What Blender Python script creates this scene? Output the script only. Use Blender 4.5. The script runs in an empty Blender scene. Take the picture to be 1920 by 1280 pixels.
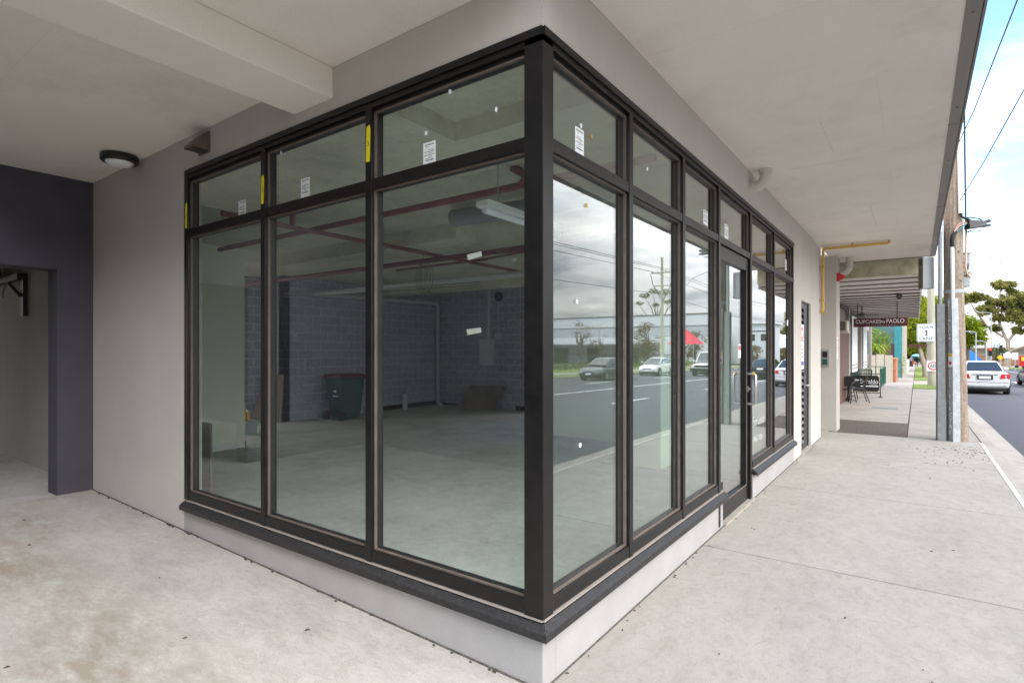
import bpy, bmesh, math, random
from mathutils import Vector, Matrix, Euler
random.seed(7)
SC = bpy.context.scene
COL = SC.collection
PI = math.pi

# ------------------------------------------------------------------ materials
def _nt(name):
    m = bpy.data.materials.new(name); m.use_nodes = True
    nt = m.node_tree
    for n in list(nt.nodes): nt.nodes.remove(n)
    out = nt.nodes.new('ShaderNodeOutputMaterial')
    return m, nt, out

def N(nt, typ, **kw):
    n = nt.nodes.new(typ)
    for k, v in kw.items():
        if k.startswith('i_'): n.inputs[k[2:].replace('_', ' ')].default_value = v
        else: setattr(n, k, v)
    return n

def noise(nt, co, scale, detail=4, rough=0.55):
    n = N(nt, 'ShaderNodeTexNoise'); n.inputs['Scale'].default_value = scale
    n.inputs['Detail'].default_value = detail; n.inputs['Roughness'].default_value = rough
    nt.links.new(co, n.inputs['Vector']); return n.outputs['Fac']

def ramp(nt, fac, stops):
    r = N(nt, 'ShaderNodeValToRGB'); el = r.color_ramp.elements
    while len(el) < len(stops): el.new(0.5)
    for e, (p, c) in zip(el, stops):
        e.position = p; e.color = (*c, 1) if len(c) == 3 else c
    nt.links.new(fac, r.inputs['Fac']); return r.outputs['Color']

def mixc(nt, fac, a, b, blend='MIX'):
    m = N(nt, 'ShaderNodeMix', data_type='RGBA', blend_type=blend)
    if isinstance(fac, (int, float)): m.inputs['Factor'].default_value = fac
    else: nt.links.new(fac, m.inputs['Factor'])
    for s, v in ((6, a), (7, b)):
        if isinstance(v, (tuple, list)): m.inputs[s].default_value = (*v[:3], 1)
        else: nt.links.new(v, m.inputs[s])
    return m.outputs[2]

def sheeted(name, base, sx, sy):
    m = bpy.data.materials[base].copy(); m.name = name; nt = m.node_tree
    b = next(n for n in nt.nodes if n.type == 'BSDF_PRINCIPLED'); src = b.inputs['Base Color'].links[0].from_socket
    tc = N(nt, 'ShaderNodeTexCoord').outputs['Object']
    br = N(nt, 'ShaderNodeTexBrick'); br.inputs['Color1'].default_value = (1, 1, 1, 1); br.inputs['Color2'].default_value = (.975, .975, .972, 1); br.inputs['Mortar'].default_value = (.90, .89, .88, 1)
    br.inputs['Scale'].default_value = 1; br.inputs['Brick Width'].default_value = sx; br.inputs['Row Height'].default_value = sy; br.inputs['Mortar Size'].default_value = 0.004; br.inputs['Mortar Smooth'].default_value = 1
    nt.links.new(tc, br.inputs['Vector'])
    c = mixc(nt, 1.0, src, br.outputs['Color'], 'MULTIPLY')
    st = ramp(nt, noise(nt, tc, 1.1, 8, 0.7), [(0.30, (.90, .885, .86)), (0.48, (1, 1, 1))])
    c = mixc(nt, 1.0, c, st, 'MULTIPLY'); nt.links.new(c, b.inputs['Base Color'])
    return m
def mul(c, k): return tuple(x * k for x in c)

MATS = {}
def mat(name, col, rough=0.7, var=0.12, scale=3.0, bump=0.0, bscale=200.0, metal=0.0, fine=0.0, spec=0.5, stretch=None, tint=None):
    """Principled surface whose colour varies with two noises, plus optional fine bump."""
    if name in MATS: return MATS[name]
    m, nt, out = _nt(name)
    b = N(nt, 'ShaderNodeBsdfPrincipled')
    b.inputs['Roughness'].default_value = rough; b.inputs['Metallic'].default_value = metal
    b.inputs['Specular IOR Level'].default_value = spec
    tc = N(nt, 'ShaderNodeTexCoord').outputs['Object']
    if stretch:
        mp = N(nt, 'ShaderNodeMapping'); mp.inputs['Scale'].default_value = stretch
        nt.links.new(tc, mp.inputs['Vector']); co = mp.outputs['Vector']
    else: co = tc
    f = noise(nt, co, scale, 6, 0.6)
    lo = mul(col, 1 - var); hi = mul(col, 1 + var)
    if tint: lo = tuple(a * t for a, t in zip(lo, tint))
    c = ramp(nt, f, [(0.3, lo), (0.7, hi)])
    if fine:
        f2 = noise(nt, tc, bscale * 0.6, 2, 0.5)
        c = mixc(nt, 1.0, c, ramp(nt, f2, [(0.3, (1 - fine,) * 3), (0.7, (1 + fine,) * 3)]), 'MULTIPLY')
    nt.links.new(c, b.inputs['Base Color'])
    rr = N(nt, 'ShaderNodeMapRange'); rr.inputs[3].default_value = max(0.02, rough - 0.08); rr.inputs[4].default_value = min(1, rough + 0.08)
    nt.links.new(f, rr.inputs[0]); nt.links.new(rr.outputs[0], b.inputs['Roughness'])
    if bump:
        bn = N(nt, 'ShaderNodeBump'); bn.inputs['Strength'].default_value = bump; bn.inputs['Distance'].default_value = 0.01
        nt.links.new(noise(nt, tc, bscale, 3, 0.6), bn.inputs['Height'])
        nt.links.new(bn.outputs['Normal'], b.inputs['Normal'])
    nt.links.new(b.outputs[0], out.inputs['Surface'])
    MATS[name] = m
    return m

def concrete(name, col, stains=(), spots=0.0, var=0.1, streak=None, bump=0.25, warm=(0.93, 0.88, 0.80)):
    m, nt, out = _nt(name)
    b = N(nt, 'ShaderNodeBsdfPrincipled'); b.inputs['Roughness'].default_value = 0.85
    b.inputs['Specular IOR Level'].default_value = 0.3
    tc = N(nt, 'ShaderNodeTexCoord').outputs['Object']
    co = tc
    if streak:
        mp = N(nt, 'ShaderNodeMapping'); mp.inputs['Scale'].default_value = streak
        nt.links.new(tc, mp.inputs['Vector']); co = mp.outputs['Vector']
    big = noise(nt, co, 0.9, 7, 0.62); med = noise(nt, co, 5.0, 6, 0.65); fin = noise(nt, tc, 160, 3, 0.6)
    c = ramp(nt, big, [(0.28, mul(col, 1 - var * 1.6)), (0.5, col), (0.75, mul(col, 1 + var))])
    c = mixc(nt, 1.0, c, ramp(nt, med, [(0.3, (0.90, 0.89, 0.87)), (0.55, (1, 1, 1)), (0.75, (1.05, 1.05, 1.045))]), 'MULTIPLY')
    c = mixc(nt, 1.0, c, ramp(nt, fin, [(0.3, (0.84,) * 3), (0.7, (1.12,) * 3)]), 'MULTIPLY')
    tw = N(nt, 'ShaderNodeTexNoise'); tw.inputs['Scale'].default_value = 9; tw.inputs['Detail'].default_value = 7; tw.inputs['Roughness'].default_value = 0.7; tw.inputs['Distortion'].default_value = 1.6
    nt.links.new(co, tw.inputs['Vector'])
    c = mixc(nt, 1.0, c, ramp(nt, tw.outputs['Fac'], [(0.33, (0.86, 0.855, 0.84)), (0.5, (1, 1, 1)), (0.68, (1.05, 1.05, 1.05))]), 'MULTIPLY')
    for (cx, cy, sx, sy, rot, strength, scol) in stains:
        mp = N(nt, 'ShaderNodeMapping', vector_type='TEXTURE')
        mp.inputs['Location'].default_value = (cx, cy, 0); mp.inputs['Rotation'].default_value = (0, 0, rot)
        mp.inputs['Scale'].default_value = (sx, sy, 4)
        nt.links.new(tc, mp.inputs['Vector'])
        g = N(nt, 'ShaderNodeTexGradient', gradient_type='SPHERICAL'); nt.links.new(mp.outputs[0], g.inputs[0])
        mm = N(nt, 'ShaderNodeMath', operation='MULTIPLY'); nt.links.new(g.outputs['Fac'], mm.inputs[0])
        st = ramp(nt, noise(nt, co, 4.5, 9, 0.75), [(0.36, (0, 0, 0)), (0.72, (1, 1, 1))])
        nt.links.new(st, mm.inputs[1])
        m2 = N(nt, 'ShaderNodeMath', operation='MULTIPLY'); nt.links.new(mm.outputs[0], m2.inputs[0]); m2.inputs[1].default_value = strength
        m2.use_clamp = True
        c = mixc(nt, m2.outputs[0], c, scol)
    if spots:
        v = N(nt, 'ShaderNodeTexVoronoi'); v.inputs['Scale'].default_value = 2.6
        wob = N(nt, 'ShaderNodeVectorMath', operation='MULTIPLY_ADD')
        nz = N(nt, 'ShaderNodeTexNoise'); nz.inputs['Scale'].default_value = 14; nt.links.new(tc, nz.inputs['Vector'])
        nt.links.new(nz.outputs['Color'], wob.inputs[0]); wob.inputs[1].default_value = (0.09, 0.09, 0.0); nt.links.new(tc, wob.inputs[2])
        nt.links.new(wob.outputs[0], v.inputs['Vector'])
        sp = ramp(nt, v.outputs['Distance'], [(0.045, (1, 1, 1)), (0.085, (0, 0, 0))])
        gate = ramp(nt, noise(nt, tc, 1.3, 2), [(0.44, (0, 0, 0)), (0.50, (1, 1, 1))])
        m3 = N(nt, 'ShaderNodeMath', operation='MULTIPLY'); nt.links.new(sp, m3.inputs[0]); nt.links.new(gate, m3.inputs[1])
        m4 = N(nt, 'ShaderNodeMath', operation='MULTIPLY'); nt.links.new(m3.outputs[0], m4.inputs[0]); m4.inputs[1].default_value = spots
        c = mixc(nt, m4.outputs[0], c, mul((0.24, 0.21, 0.18), 1))
    nt.links.new(c, b.inputs['Base Color'])
    bn = N(nt, 'ShaderNodeBump'); bn.inputs['Strength'].default_value = bump; bn.inputs['Distance'].default_value = 0.012
    add = N(nt, 'ShaderNodeMath', operation='ADD'); nt.links.new(fin, add.inputs[0]); nt.links.new(med, add.inputs[1])
    nt.links.new(add.outputs[0], bn.inputs['Height']); nt.links.new(bn.outputs[0], b.inputs['Normal'])
    nt.links.new(b.outputs[0], out.inputs['Surface'])
    MATS[name] = m
    return m

def brickmat(name, c1, c2, mortar, bw, bh, ms=0.012, axis='x', rough=0.9):
    m, nt, out = _nt(name)
    b = N(nt, 'ShaderNodeBsdfPrincipled'); b.inputs['Roughness'].default_value = rough
    tc = N(nt, 'ShaderNodeTexCoord').outputs['Object']
    sx = N(nt, 'ShaderNodeSeparateXYZ'); nt.links.new(tc, sx.inputs[0])
    cx = N(nt, 'ShaderNodeCombineXYZ')
    if axis == 'both':
        ad = N(nt, 'ShaderNodeMath', operation='ADD'); nt.links.new(sx.outputs['X'], ad.inputs[0]); nt.links.new(sx.outputs['Y'], ad.inputs[1])
        nt.links.new(ad.outputs[0], cx.inputs['X'])
    else:
        nt.links.new(sx.outputs['X' if axis == 'x' else 'Y'], cx.inputs['X'])
    nt.links.new(sx.outputs['Z'], cx.inputs['Y'])
    br = N(nt, 'ShaderNodeTexBrick'); br.inputs['Color1'].default_value = (*c1, 1); br.inputs['Color2'].default_value = (*c2, 1)
    br.inputs['Mortar'].default_value = (*mortar, 1); br.inputs['Scale'].default_value = 1
    br.inputs['Brick Width'].default_value = bw; br.inputs['Row Height'].default_value = bh; br.inputs['Mortar Size'].default_value = ms
    br.inputs['Mortar Smooth'].default_value = 0.3
    nt.links.new(cx.outputs[0], br.inputs['Vector'])
    c = mixc(nt, 1.0, br.outputs['Color'], ramp(nt, noise(nt, tc, 12, 6, 0.7), [(0.3, (0.75,) * 3), (0.7, (1.2,) * 3)]), 'MULTIPLY')
    nt.links.new(c, b.inputs['Base Color'])
    bn = N(nt, 'ShaderNodeBump'); bn.inputs['Strength'].default_value = 0.6; bn.inputs['Distance'].default_value = 0.01; bn.invert = True
    nt.links.new(br.outputs['Fac'], bn.inputs['Height']); nt.links.new(bn.outputs[0], b.inputs['Normal'])
    nt.links.new(b.outputs[0], out.inputs['Surface'])
    MATS[name] = m
    return m

def glassmat(name, tint=(0.93, 0.965, 0.945), f0=0.05, gain=1.0, dust=0.010, dustcol=(0.55, 0.57, 0.6), power=4.0):
    """Thin architectural glass: Schlick reflection over tinted transmission, with a little dust."""
    m, nt, out = _nt(name)
    tr = N(nt, 'ShaderNodeBsdfTransparent'); tr.inputs['Color'].default_value = (*tint, 1)
    gl = N(nt, 'ShaderNodeBsdfGlossy'); gl.inputs['Roughness'].default_value = 0.0; gl.inputs['Color'].default_value = (0.97, 0.98, 1, 1)
    ge = N(nt, 'ShaderNodeNewGeometry')
    dt = N(nt, 'ShaderNodeVectorMath', operation='DOT_PRODUCT')
    nt.links.new(ge.outputs['Normal'], dt.inputs[0]); nt.links.new(ge.outputs['Incoming'], dt.inputs[1])
    ab = N(nt, 'ShaderNodeMath', operation='ABSOLUTE'); nt.links.new(dt.outputs['Value'], ab.inputs[0])
    om = N(nt, 'ShaderNodeMath', operation='SUBTRACT'); om.inputs[0].default_value = 1.0; nt.links.new(ab.outputs[0], om.inputs[1])
    pw = N(nt, 'ShaderNodeMath', operation='POWER'); nt.links.new(om.outputs[0], pw.inputs[0]); pw.inputs[1].default_value = power
    ma = N(nt, 'ShaderNodeMath', operation='MULTIPLY_ADD', use_clamp=True); nt.links.new(pw.outputs[0], ma.inputs[0])
    ma.inputs[1].default_value = gain * (1 - f0); ma.inputs[2].default_value = f0
    tc = N(nt, 'ShaderNodeTexCoord').outputs['Object']
    mp = N(nt, 'ShaderNodeMapping'); mp.inputs['Scale'].default_value = (6, 6, 1.2); nt.links.new(tc, mp.inputs['Vector'])
    d1 = ramp(nt, noise(nt, mp.outputs[0], 1.5, 8, 0.7), [(0.42, (0.25,) * 3), (0.8, (1,) * 3)])
    df = N(nt, 'ShaderNodeBsdfDiffuse'); df.inputs['Color'].default_value = (*dustcol, 1)
    dm = N(nt, 'ShaderNodeMath', operation='MULTIPLY'); nt.links.new(d1, dm.inputs[0]); dm.inputs[1].default_value = dust
    m1 = N(nt, 'ShaderNodeMixShader'); nt.links.new(dm.outputs[0], m1.inputs[0]); nt.links.new(tr.outputs[0], m1.inputs[1]); nt.links.new(df.outputs[0], m1.inputs[2])
    m2 = N(nt, 'ShaderNodeMixShader'); nt.links.new(ma.outputs[0], m2.inputs[0]); nt.links.new(m1.outputs[0], m2.inputs[1]); nt.links.new(gl.outputs[0], m2.inputs[2])
    nt.links.new(m2.outputs[0], out.inputs['Surface'])
    MATS[name] = m
    return m

def leafmat(name, c1, c2, scale=0.6, trans=0.35):
    m, nt, out = _nt(name)
    tc = N(nt, 'ShaderNodeTexCoord').outputs['Object']
    f = noise(nt, tc, scale, 3, 0.6); f2 = noise(nt, tc, scale * 9, 2, 0.5)
    c = mixc(nt, 1.0, ramp(nt, f, [(0.35, c1), (0.65, c2)]), ramp(nt, f2, [(0.3, (0.6,) * 3), (0.7, (1.35,) * 3)]), 'MULTIPLY')
    d = N(nt, 'ShaderNodeBsdfDiffuse'); t = N(nt, 'ShaderNodeBsdfTranslucent')
    nt.links.new(c, d.inputs['Color']); nt.links.new(c, t.inputs['Color'])
    mx = N(nt, 'ShaderNodeMixShader'); mx.inputs[0].default_value = trans
    nt.links.new(d.outputs[0], mx.inputs[1]); nt.links.new(t.outputs[0], mx.inputs[2])
    nt.links.new(mx.outputs[0], out.inputs['Surface'])
    MATS[name] = m
    return m

# ------------------------------------------------------------------ mesh builder
class MB:
    def __init__(s): s.v = []; s.f = []; s.m = []; s.mi = 0; s.sm = []; s.smooth = False
    def _add(s, vs, fs):
        o = len(s.v); s.v += [tuple(p) for p in vs]
        for f in fs: s.f.append([o + i for i in f]); s.m.append(s.mi); s.sm.append(s.smooth)
    def box(s, x0, x1, y0, y1, z0, z1, rot=None, piv=None):
        vs = [(x, y, z) for z in (z0, z1) for y in (y0, y1) for x in (x0, x1)]
        if rot is not None:
            R_ = rot if isinstance(rot, Matrix) else Euler(rot).to_matrix()
            p = Vector(piv) if piv else Vector(((x0 + x1) / 2, (y0 + y1) / 2, (z0 + z1) / 2))
            vs = [p + R_ @ (Vector(v) - p) for v in vs]
        s._add(vs, [(0, 2, 3, 1), (4, 5, 7, 6), (0, 1, 5, 4), (2, 6, 7, 3), (0, 4, 6, 2), (1, 3, 7, 5)])
        return s
    def hexa(s, vs):
        s._add(vs, [(0, 2, 3, 1), (4, 5, 7, 6), (0, 1, 5, 4), (2, 6, 7, 3), (0, 4, 6, 2), (1, 3, 7, 5)]); return s
    def tube(s, pts, rad, n=10, cap=True, smooth=True):
        pts = [Vector(p) for p in pts]
        if not isinstance(rad, (list, tuple)): rad = [rad] * len(pts)
        rings = []; up = None
        for i, p in enumerate(pts):
            a = pts[max(0, i - 1)]; b = pts[min(len(pts) - 1, i + 1)]
            d = (b - a).normalized()
            if up is None:
                up = d.orthogonal().normalized()
            else:
                up = (up - d * up.dot(d));
                up = up.normalized() if up.length > 1e-6 else d.orthogonal().normalized()
            w = d.cross(up)
            rings.append([p + rad[i] * (math.cos(2 * PI * k / n) * up + math.sin(2 * PI * k / n) * w) for k in range(n)])
        vs = [q for r in rings for q in r]; fs = []
        for i in range(len(rings) - 1):
            for k in range(n):
                fs.append((i * n + k, i * n + (k + 1) % n, (i + 1) * n + (k + 1) % n, (i + 1) * n + k))
        ps = s.smooth; s.smooth = smooth; s._add(vs, fs); s.smooth = ps
        if cap:
            s._add(rings[0], [tuple(reversed(range(n)))]); s._add(rings[-1], [tuple(range(n))])
        return s
    def lathe(s, prof, center=(0, 0, 0), axis=(0, 0, 1), n=24, smooth=True):
        c = Vector(center); R_ = Vector((0, 0, 1)).rotation_difference(Vector(axis)).to_matrix()
        vs = []
        for r, z in prof:
            for k in range(n):
                vs.append(c + R_ @ Vector((r * math.cos(2 * PI * k / n), r * math.sin(2 * PI * k / n), z)))
        fs = []
        for i in range(len(prof) - 1):
            for k in range(n):
                fs.append((i * n + k, i * n + (k + 1) % n, (i + 1) * n + (k + 1) % n, (i + 1) * n + k))
        ps = s.smooth; s.smooth = smooth; s._add(vs, fs); s.smooth = ps
        return s
    def prism(s, poly, d):
        """poly: 3-D points of a flat outline; d: extrusion vector."""
        n = len(poly); d = Vector(d); a = [Vector(p) for p in poly]; b = [p + d for p in a]
        s._add(a + b, [tuple(reversed(range(n))), tuple(range(n, 2 * n))] + [(i, (i + 1) % n, n + (i + 1) % n, n + i) for i in range(n)])
        return s
    def quad(s, a, b, c, d): s._add([a, b, c, d], [(0, 1, 2, 3)]); return s
    def loft(s, secs, cap=True, smooth=True, closed=True):
        n = len(secs[0]); vs = [p for sec in secs for p in sec]; fs = []
        for i in range(len(secs) - 1):
            for k in range(n if closed else n - 1):
                fs.append((i * n + k, i * n + (k + 1) % n, (i + 1) * n + (k + 1) % n, (i + 1) * n + k))
        ps = s.smooth; s.smooth = smooth; s._add(vs, fs); s.smooth = ps
        if cap: s._add(secs[0], [tuple(reversed(range(n)))]); s._add(secs[-1], [tuple(range(n))])
        return s
    def leaves(s, clumps, per, size, flat=1.0, shell=0.55):
        for (x, y, z, r) in clumps:
            rz = r * flat
            for _ in range(int(per * (r ** 1.6) + 6)):
                d = Vector((random.gauss(0, 1), random.gauss(0, 1), random.gauss(0, 1))).normalized()
                q = shell + (1 - shell) * random.random() if random.random() < 0.75 else random.random()
                q *= random.uniform(0.85, 1.12)
                p = Vector((x + d.x * r * q, y + d.y * r * q, z + d.z * rz * q))
                u = Vector((random.gauss(0, 1), random.gauss(0, 1), random.gauss(0, 0.7))).normalized()
                w = u.orthogonal().normalized(); w = Matrix.Rotation(random.random() * 6.28, 3, u) @ w
                a = size * random.uniform(0.6, 1.3); bb = a * random.uniform(0.35, 0.6)
                s._add([p - u * a, p - w * bb, p + u * a, p + w * bb], [(0, 1, 2, 3)])
        return s
    def build(s, name, m, parent=None, bevel=0.0, local=False, recalc=True):
        me = bpy.data.meshes.new(name)
        off = Vector((0, 0, 0))
        if parent is not None and not local:
            p = parent
            while p: off += p.location; p = p.parent
        me.from_pydata([tuple(Vector(v) - off) for v in s.v], [], s.f)
        for mm in (m if isinstance(m, (list, tuple)) else [m]): me.materials.append(mm)
        me.polygons.foreach_set('material_index', s.m); me.polygons.foreach_set('use_smooth', s.sm)
        if recalc or bevel:
            bm = bmesh.new(); bm.from_mesh(me)
            if recalc and len(s.f) < 4000: bmesh.ops.recalc_face_normals(bm, faces=bm.faces)
            if bevel:
                ed = [e for e in bm.edges if len(e.link_faces) == 2 and e.calc_face_angle(0) > 0.6]
                bmesh.ops.bevel(bm, geom=ed, offset=bevel, segments=2, affect='EDGES', profile=0.6, clamp_overlap=True)
            bm.to_mesh(me); bm.free()
        me.update()
        o = bpy.data.objects.new(name, me); COL.objects.link(o)
        if parent is not None: o.parent = parent
        return o

def tag(o, label=None, cat=None, group=None, kind=None):
    if label: o['label'] = label
    if cat: o['category'] = cat
    if group: o['group'] = group
    if kind: o['kind'] = kind
    return o
def thing(name, label, cat, loc=(0, 0, 0), group=None, rz=0.0):
    o = bpy.data.objects.new(name, None); COL.objects.link(o); o.location = loc; o.rotation_euler = (0, 0, rz)
    o.empty_display_size = 0.2
    return tag(o, label, cat, group)
def kids(o): return [c for c in bpy.data.objects if c.parent == o]
def copy_tree(o, parent=None):
    c = o.copy(); COL.objects.link(c)
    if parent: c.parent = parent
    for k in kids(o): copy_tree(k, c)
    return c

def text_mesh(body, width, height, loc, rot, m, name, parent, extrude=0.002, local=False, spacing=1.0):
    cu = bpy.data.curves.new('lettering', 'FONT'); cu.body = body; cu.extrude = extrude; cu.space_character = spacing
    ob = bpy.data.objects.new('lettering', cu); COL.objects.link(ob)
    dg = bpy.context.evaluated_depsgraph_get(); dg.update()
    me = bpy.data.meshes.new_from_object(ob.evaluated_get(dg))
    bpy.data.objects.remove(ob); bpy.data.curves.remove(cu)
    xs = [v.co.x for v in me.vertices]; ys = [v.co.y for v in me.vertices]
    w = max(xs) - min(xs); h = max(ys) - min(ys); cx = (max(xs) + min(xs)) / 2; cy = (max(ys) + min(ys)) / 2
    sx = width / w; sy = (height / h) if height else sx
    R_ = Euler(rot).to_matrix(); off = Vector((0, 0, 0))
    if parent is not None and not local:
        p = parent
        while p: off += p.location; p = p.parent
    for v in me.vertices:
        q = Vector(((v.co.x - cx) * sx, (v.co.y - cy) * sy, v.co.z))
        v.co = R_ @ q + Vector(loc) - off
    me.materials.clear(); me.materials.append(m); me.name = name
    o = bpy.data.objects.new(name, me); COL.objects.link(o)
    if parent is not None: o.parent = parent
    return o
FACE_S = (PI / 2, 0, 0)            # reads along +x, faces -y
FACE_E = (PI / 2, 0, PI / 2)       # reads along +y, faces +x

def g(y):                           # the street falls gently away from the camera
    if y < 9: return 0.0
    return -0.011 * (min(y, 125) - 9)

# ------------------------------------------------------------------ palette
M = {}
M['render'] = mat('render_warm_grey', (0.54, 0.505, 0.465), 0.9, 0.05, 2.0, 0.35, 240, fine=0.07, spec=0.2)
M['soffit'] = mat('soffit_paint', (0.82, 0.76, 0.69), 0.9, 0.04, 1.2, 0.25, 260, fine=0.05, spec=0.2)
M['plinth'] = mat('plinth_pale_render', (0.37, 0.36, 0.355), 0.9, 0.07, 3.0, 0.3, 220, fine=0.06, spec=0.2)
M['purple'] = mat('dark_plum_paint', (0.076, 0.073, 0.088), 0.85, 0.12, 2.5, 0.3, 240, fine=0.08, spec=0.25)
M['greywall'] = mat('grey_concrete_wall', (0.40, 0.39, 0.36), 0.9, 0.08, 1.5, 0.2, 120, fine=0.05, stretch=(1, 1, 0.3))
M['frame'] = mat('dark_bronze_aluminium', (0.010, 0.009, 0.0088), 0.36, 0.35, 9, 0.05, 120, metal=0.0, spec=0.30)
M['flash'] = mat('dusty_dark_flashing', (0.018, 0.017, 0.018), 0.42, 0.5, 30, 0.1, 90, fine=0.5)
M['bead'] = mat('brown_sealant', (0.12, 0.092, 0.076), 0.8, 0.2, 12)
M['caulk'] = mat('pale_caulk', (0.30, 0.26, 0.23), 0.8, 0.1, 12)
M['glass'] = glassmat('storefront_glass', tint=(0.955, 0.98, 0.985), dust=0.016)
M['glassr'] = glassmat('street_facade_glass', tint=(0.84, 0.905, 0.87), f0=0.07, gain=1.15, dust=0.008, power=3.0)
M['block'] = brickmat('grey_blockwork', (0.37, 0.375, 0.46), (0.44, 0.445, 0.53), (0.60, 0.60, 0.66), 0.40, 0.20, 0.010, 'both')
M['ceil'] = concrete('raw_concrete_soffit', (0.60, 0.59, 0.48), var=0.18, bump=0.2)
M['ifloor'] = concrete('interior_slab', (0.50, 0.50, 0.475), var=0.18, streak=(1, 1, 1), bump=0.1)
M['plaster'] = mat('pale_plasterboard', (0.82, 0.84, 0.72), 0.9, 0.03, 1.5, 0.05, 200)
M['drive'] = concrete('driveway_concrete', (0.43, 0.413, 0.38), var=0.14, streak=(1, 2.2, 1),
    stains=[(-1.9, -1.2, 1.35, 0.5, -0.25, 2.0, (0.27, 0.235, 0.19)), (-3.9, -1.15, 1.9, 0.5, 0.12, 1.9, (0.29, 0.245, 0.195)), (-1.2, -1.0, 0.7, 0.3, -0.4, 1.6, (0.29, 0.26, 0.22)), (-4.9, -0.75, 1.1, 0.4, 0.0, 1.5, (0.30, 0.26, 0.21))], bump=0.35)
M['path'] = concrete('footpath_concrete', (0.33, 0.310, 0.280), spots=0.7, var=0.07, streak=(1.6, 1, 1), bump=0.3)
M['oldpath'] = concrete('older_footpath', (0.33, 0.30, 0.27), spots=0.6, var=0.12, bump=0.3)
M['kerb'] = concrete('kerb_concrete', (0.36, 0.33, 0.29), var=0.15, bump=0.4)
M['asphalt'] = mat('asphalt', (0.068, 0.068, 0.078), 0.85, 0.12, 0.8, 0.6, 90, fine=0.35)
M['gravel'] = mat('loose_gravel', (0.095, 0.075, 0.06), 0.95, 0.4, 30, 0.9, 60, fine=0.4)
M['white'] = mat('white_paint', (0.78, 0.78, 0.77), 0.5, 0.04, 5)
M['linepaint'] = mat('road_line_paint', (0.7, 0.7, 0.69), 0.8, 0.12, 6)
M['black'] = mat('black_plastic', (0.015, 0.015, 0.016), 0.45, 0.3, 10)
M['blacksteel'] = mat('black_steel', (0.02, 0.02, 0.02), 0.5, 0.3, 10)
M['steel'] = mat('brushed_steel', (0.55, 0.54, 0.53), 0.3, 0.08, 20, metal=0.9)
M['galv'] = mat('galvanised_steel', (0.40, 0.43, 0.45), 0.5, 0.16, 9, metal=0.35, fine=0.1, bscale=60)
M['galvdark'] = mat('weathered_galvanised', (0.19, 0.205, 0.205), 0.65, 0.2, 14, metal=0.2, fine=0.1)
M['greybox'] = mat('grey_enamel', (0.27, 0.30, 0.31), 0.5, 0.06, 3)
M['timber'] = mat('weathered_pole_timber', (0.27, 0.21, 0.16), 0.9, 0.35, 3.5, 0.6, 40, stretch=(9, 9, 0.5), fine=0.2)
M['timberpale'] = mat('pale_pole_timber', (0.38, 0.36, 0.28), 0.9, 0.25, 3.5, 0.5, 40, stretch=(9, 9, 0.5))
M['pvc'] = mat('cream_pvc', (0.58, 0.54, 0.48), 0.4, 0.04, 4)
M['pvcgrey'] = mat('grey_pvc', (0.60, 0.60, 0.64), 0.5, 0.06, 4)
M['yellowpipe'] = mat('yellow_gas_pipe', (0.60, 0.35, 0.06), 0.4, 0.08, 5)
M['yellowtape'] = mat('yellow_tape', (0.85, 0.78, 0.01), 0.5, 0.05, 12)
M['paper'] = mat('white_paper', (0.82, 0.83, 0.86), 0.8, 0.03, 20)
M['ink'] = mat('grey_ink', (0.12, 0.12, 0.14), 0.8, 0.3, 60)
M['redpipe'] = mat('red_sprinkler_pipe', (0.22, 0.065, 0.065), 0.5, 0.15, 5)
M['maroonpipe'] = mat('dusty_red_pipe', (0.19, 0.055, 0.075), 0.5, 0.15, 5)
M['red'] = mat('red_plastic', (0.55, 0.02, 0.03), 0.35, 0.05, 5)
M['wire'] = mat('cable_black', (0.012, 0.012, 0.012), 0.6, 0.1, 5)
M['chair'] = mat('dark_chair_frame', (0.03, 0.03, 0.033), 0.4, 0.2, 12)
M['green'] = mat('dark_green_steel', (0.015, 0.085, 0.055), 0.45, 0.15, 6)
M['maroon'] = mat('maroon_sign_board', (0.085, 0.016, 0.016), 0.5, 0.06, 4)
M['brick'] = brickmat('orange_brick', (0.38, 0.105, 0.04), (0.46, 0.15, 0.06), (0.32, 0.24, 0.18), 0.24, 0.086, 0.01, 'both')
M['cafe'] = mat('cafe_taupe_render', (0.30, 0.27, 0.25), 0.85, 0.08, 2, 0.2, 100)
M['cafetrim'] = mat('cafe_dark_trim', (0.10, 0.085, 0.08), 0.6, 0.1, 3)
M['cafebrown'] = mat('brown_stained_timber', (0.12, 0.06, 0.04), 0.6, 0.2, 4, stretch=(4, 4, 0.5))
M['awning'] = mat('cream_awning_sheet', (0.80, 0.74, 0.69), 0.8, 0.05, 2)
M['awnbeam'] = mat('stained_awning_beam', (0.50, 0.47, 0.38), 0.9, 0.3, 2.5, 0.3, 40, tint=(0.8, 0.75, 0.5))
M['batten'] = mat('dark_joint_batten', (0.17, 0.135, 0.12), 0.8, 0.1, 3)
M['fascia'] = mat('grey_brown_fascia', (0.20, 0.18, 0.165), 0.45, 0.05, 2, metal=0.2)
M['trunkpale'] = mat('pale_gum_bark', (0.36, 0.28, 0.22), 0.9, 0.3, 2.5, 0.3, 20, stretch=(3, 3, 0.7))
M['trunkdark'] = mat('dark_bark', (0.14, 0.11, 0.09), 0.95, 0.3, 4, 0.5, 20)
M['leafgum'] = leafmat('gum_leaf', (0.15, 0.16, 0.05), (0.34, 0.32, 0.10), 0.4, 0.5)
M['leafbright'] = leafmat('bright_leaf', (0.14, 0.22, 0.015), (0.32, 0.38, 0.02), 0.7, 0.5)
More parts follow.
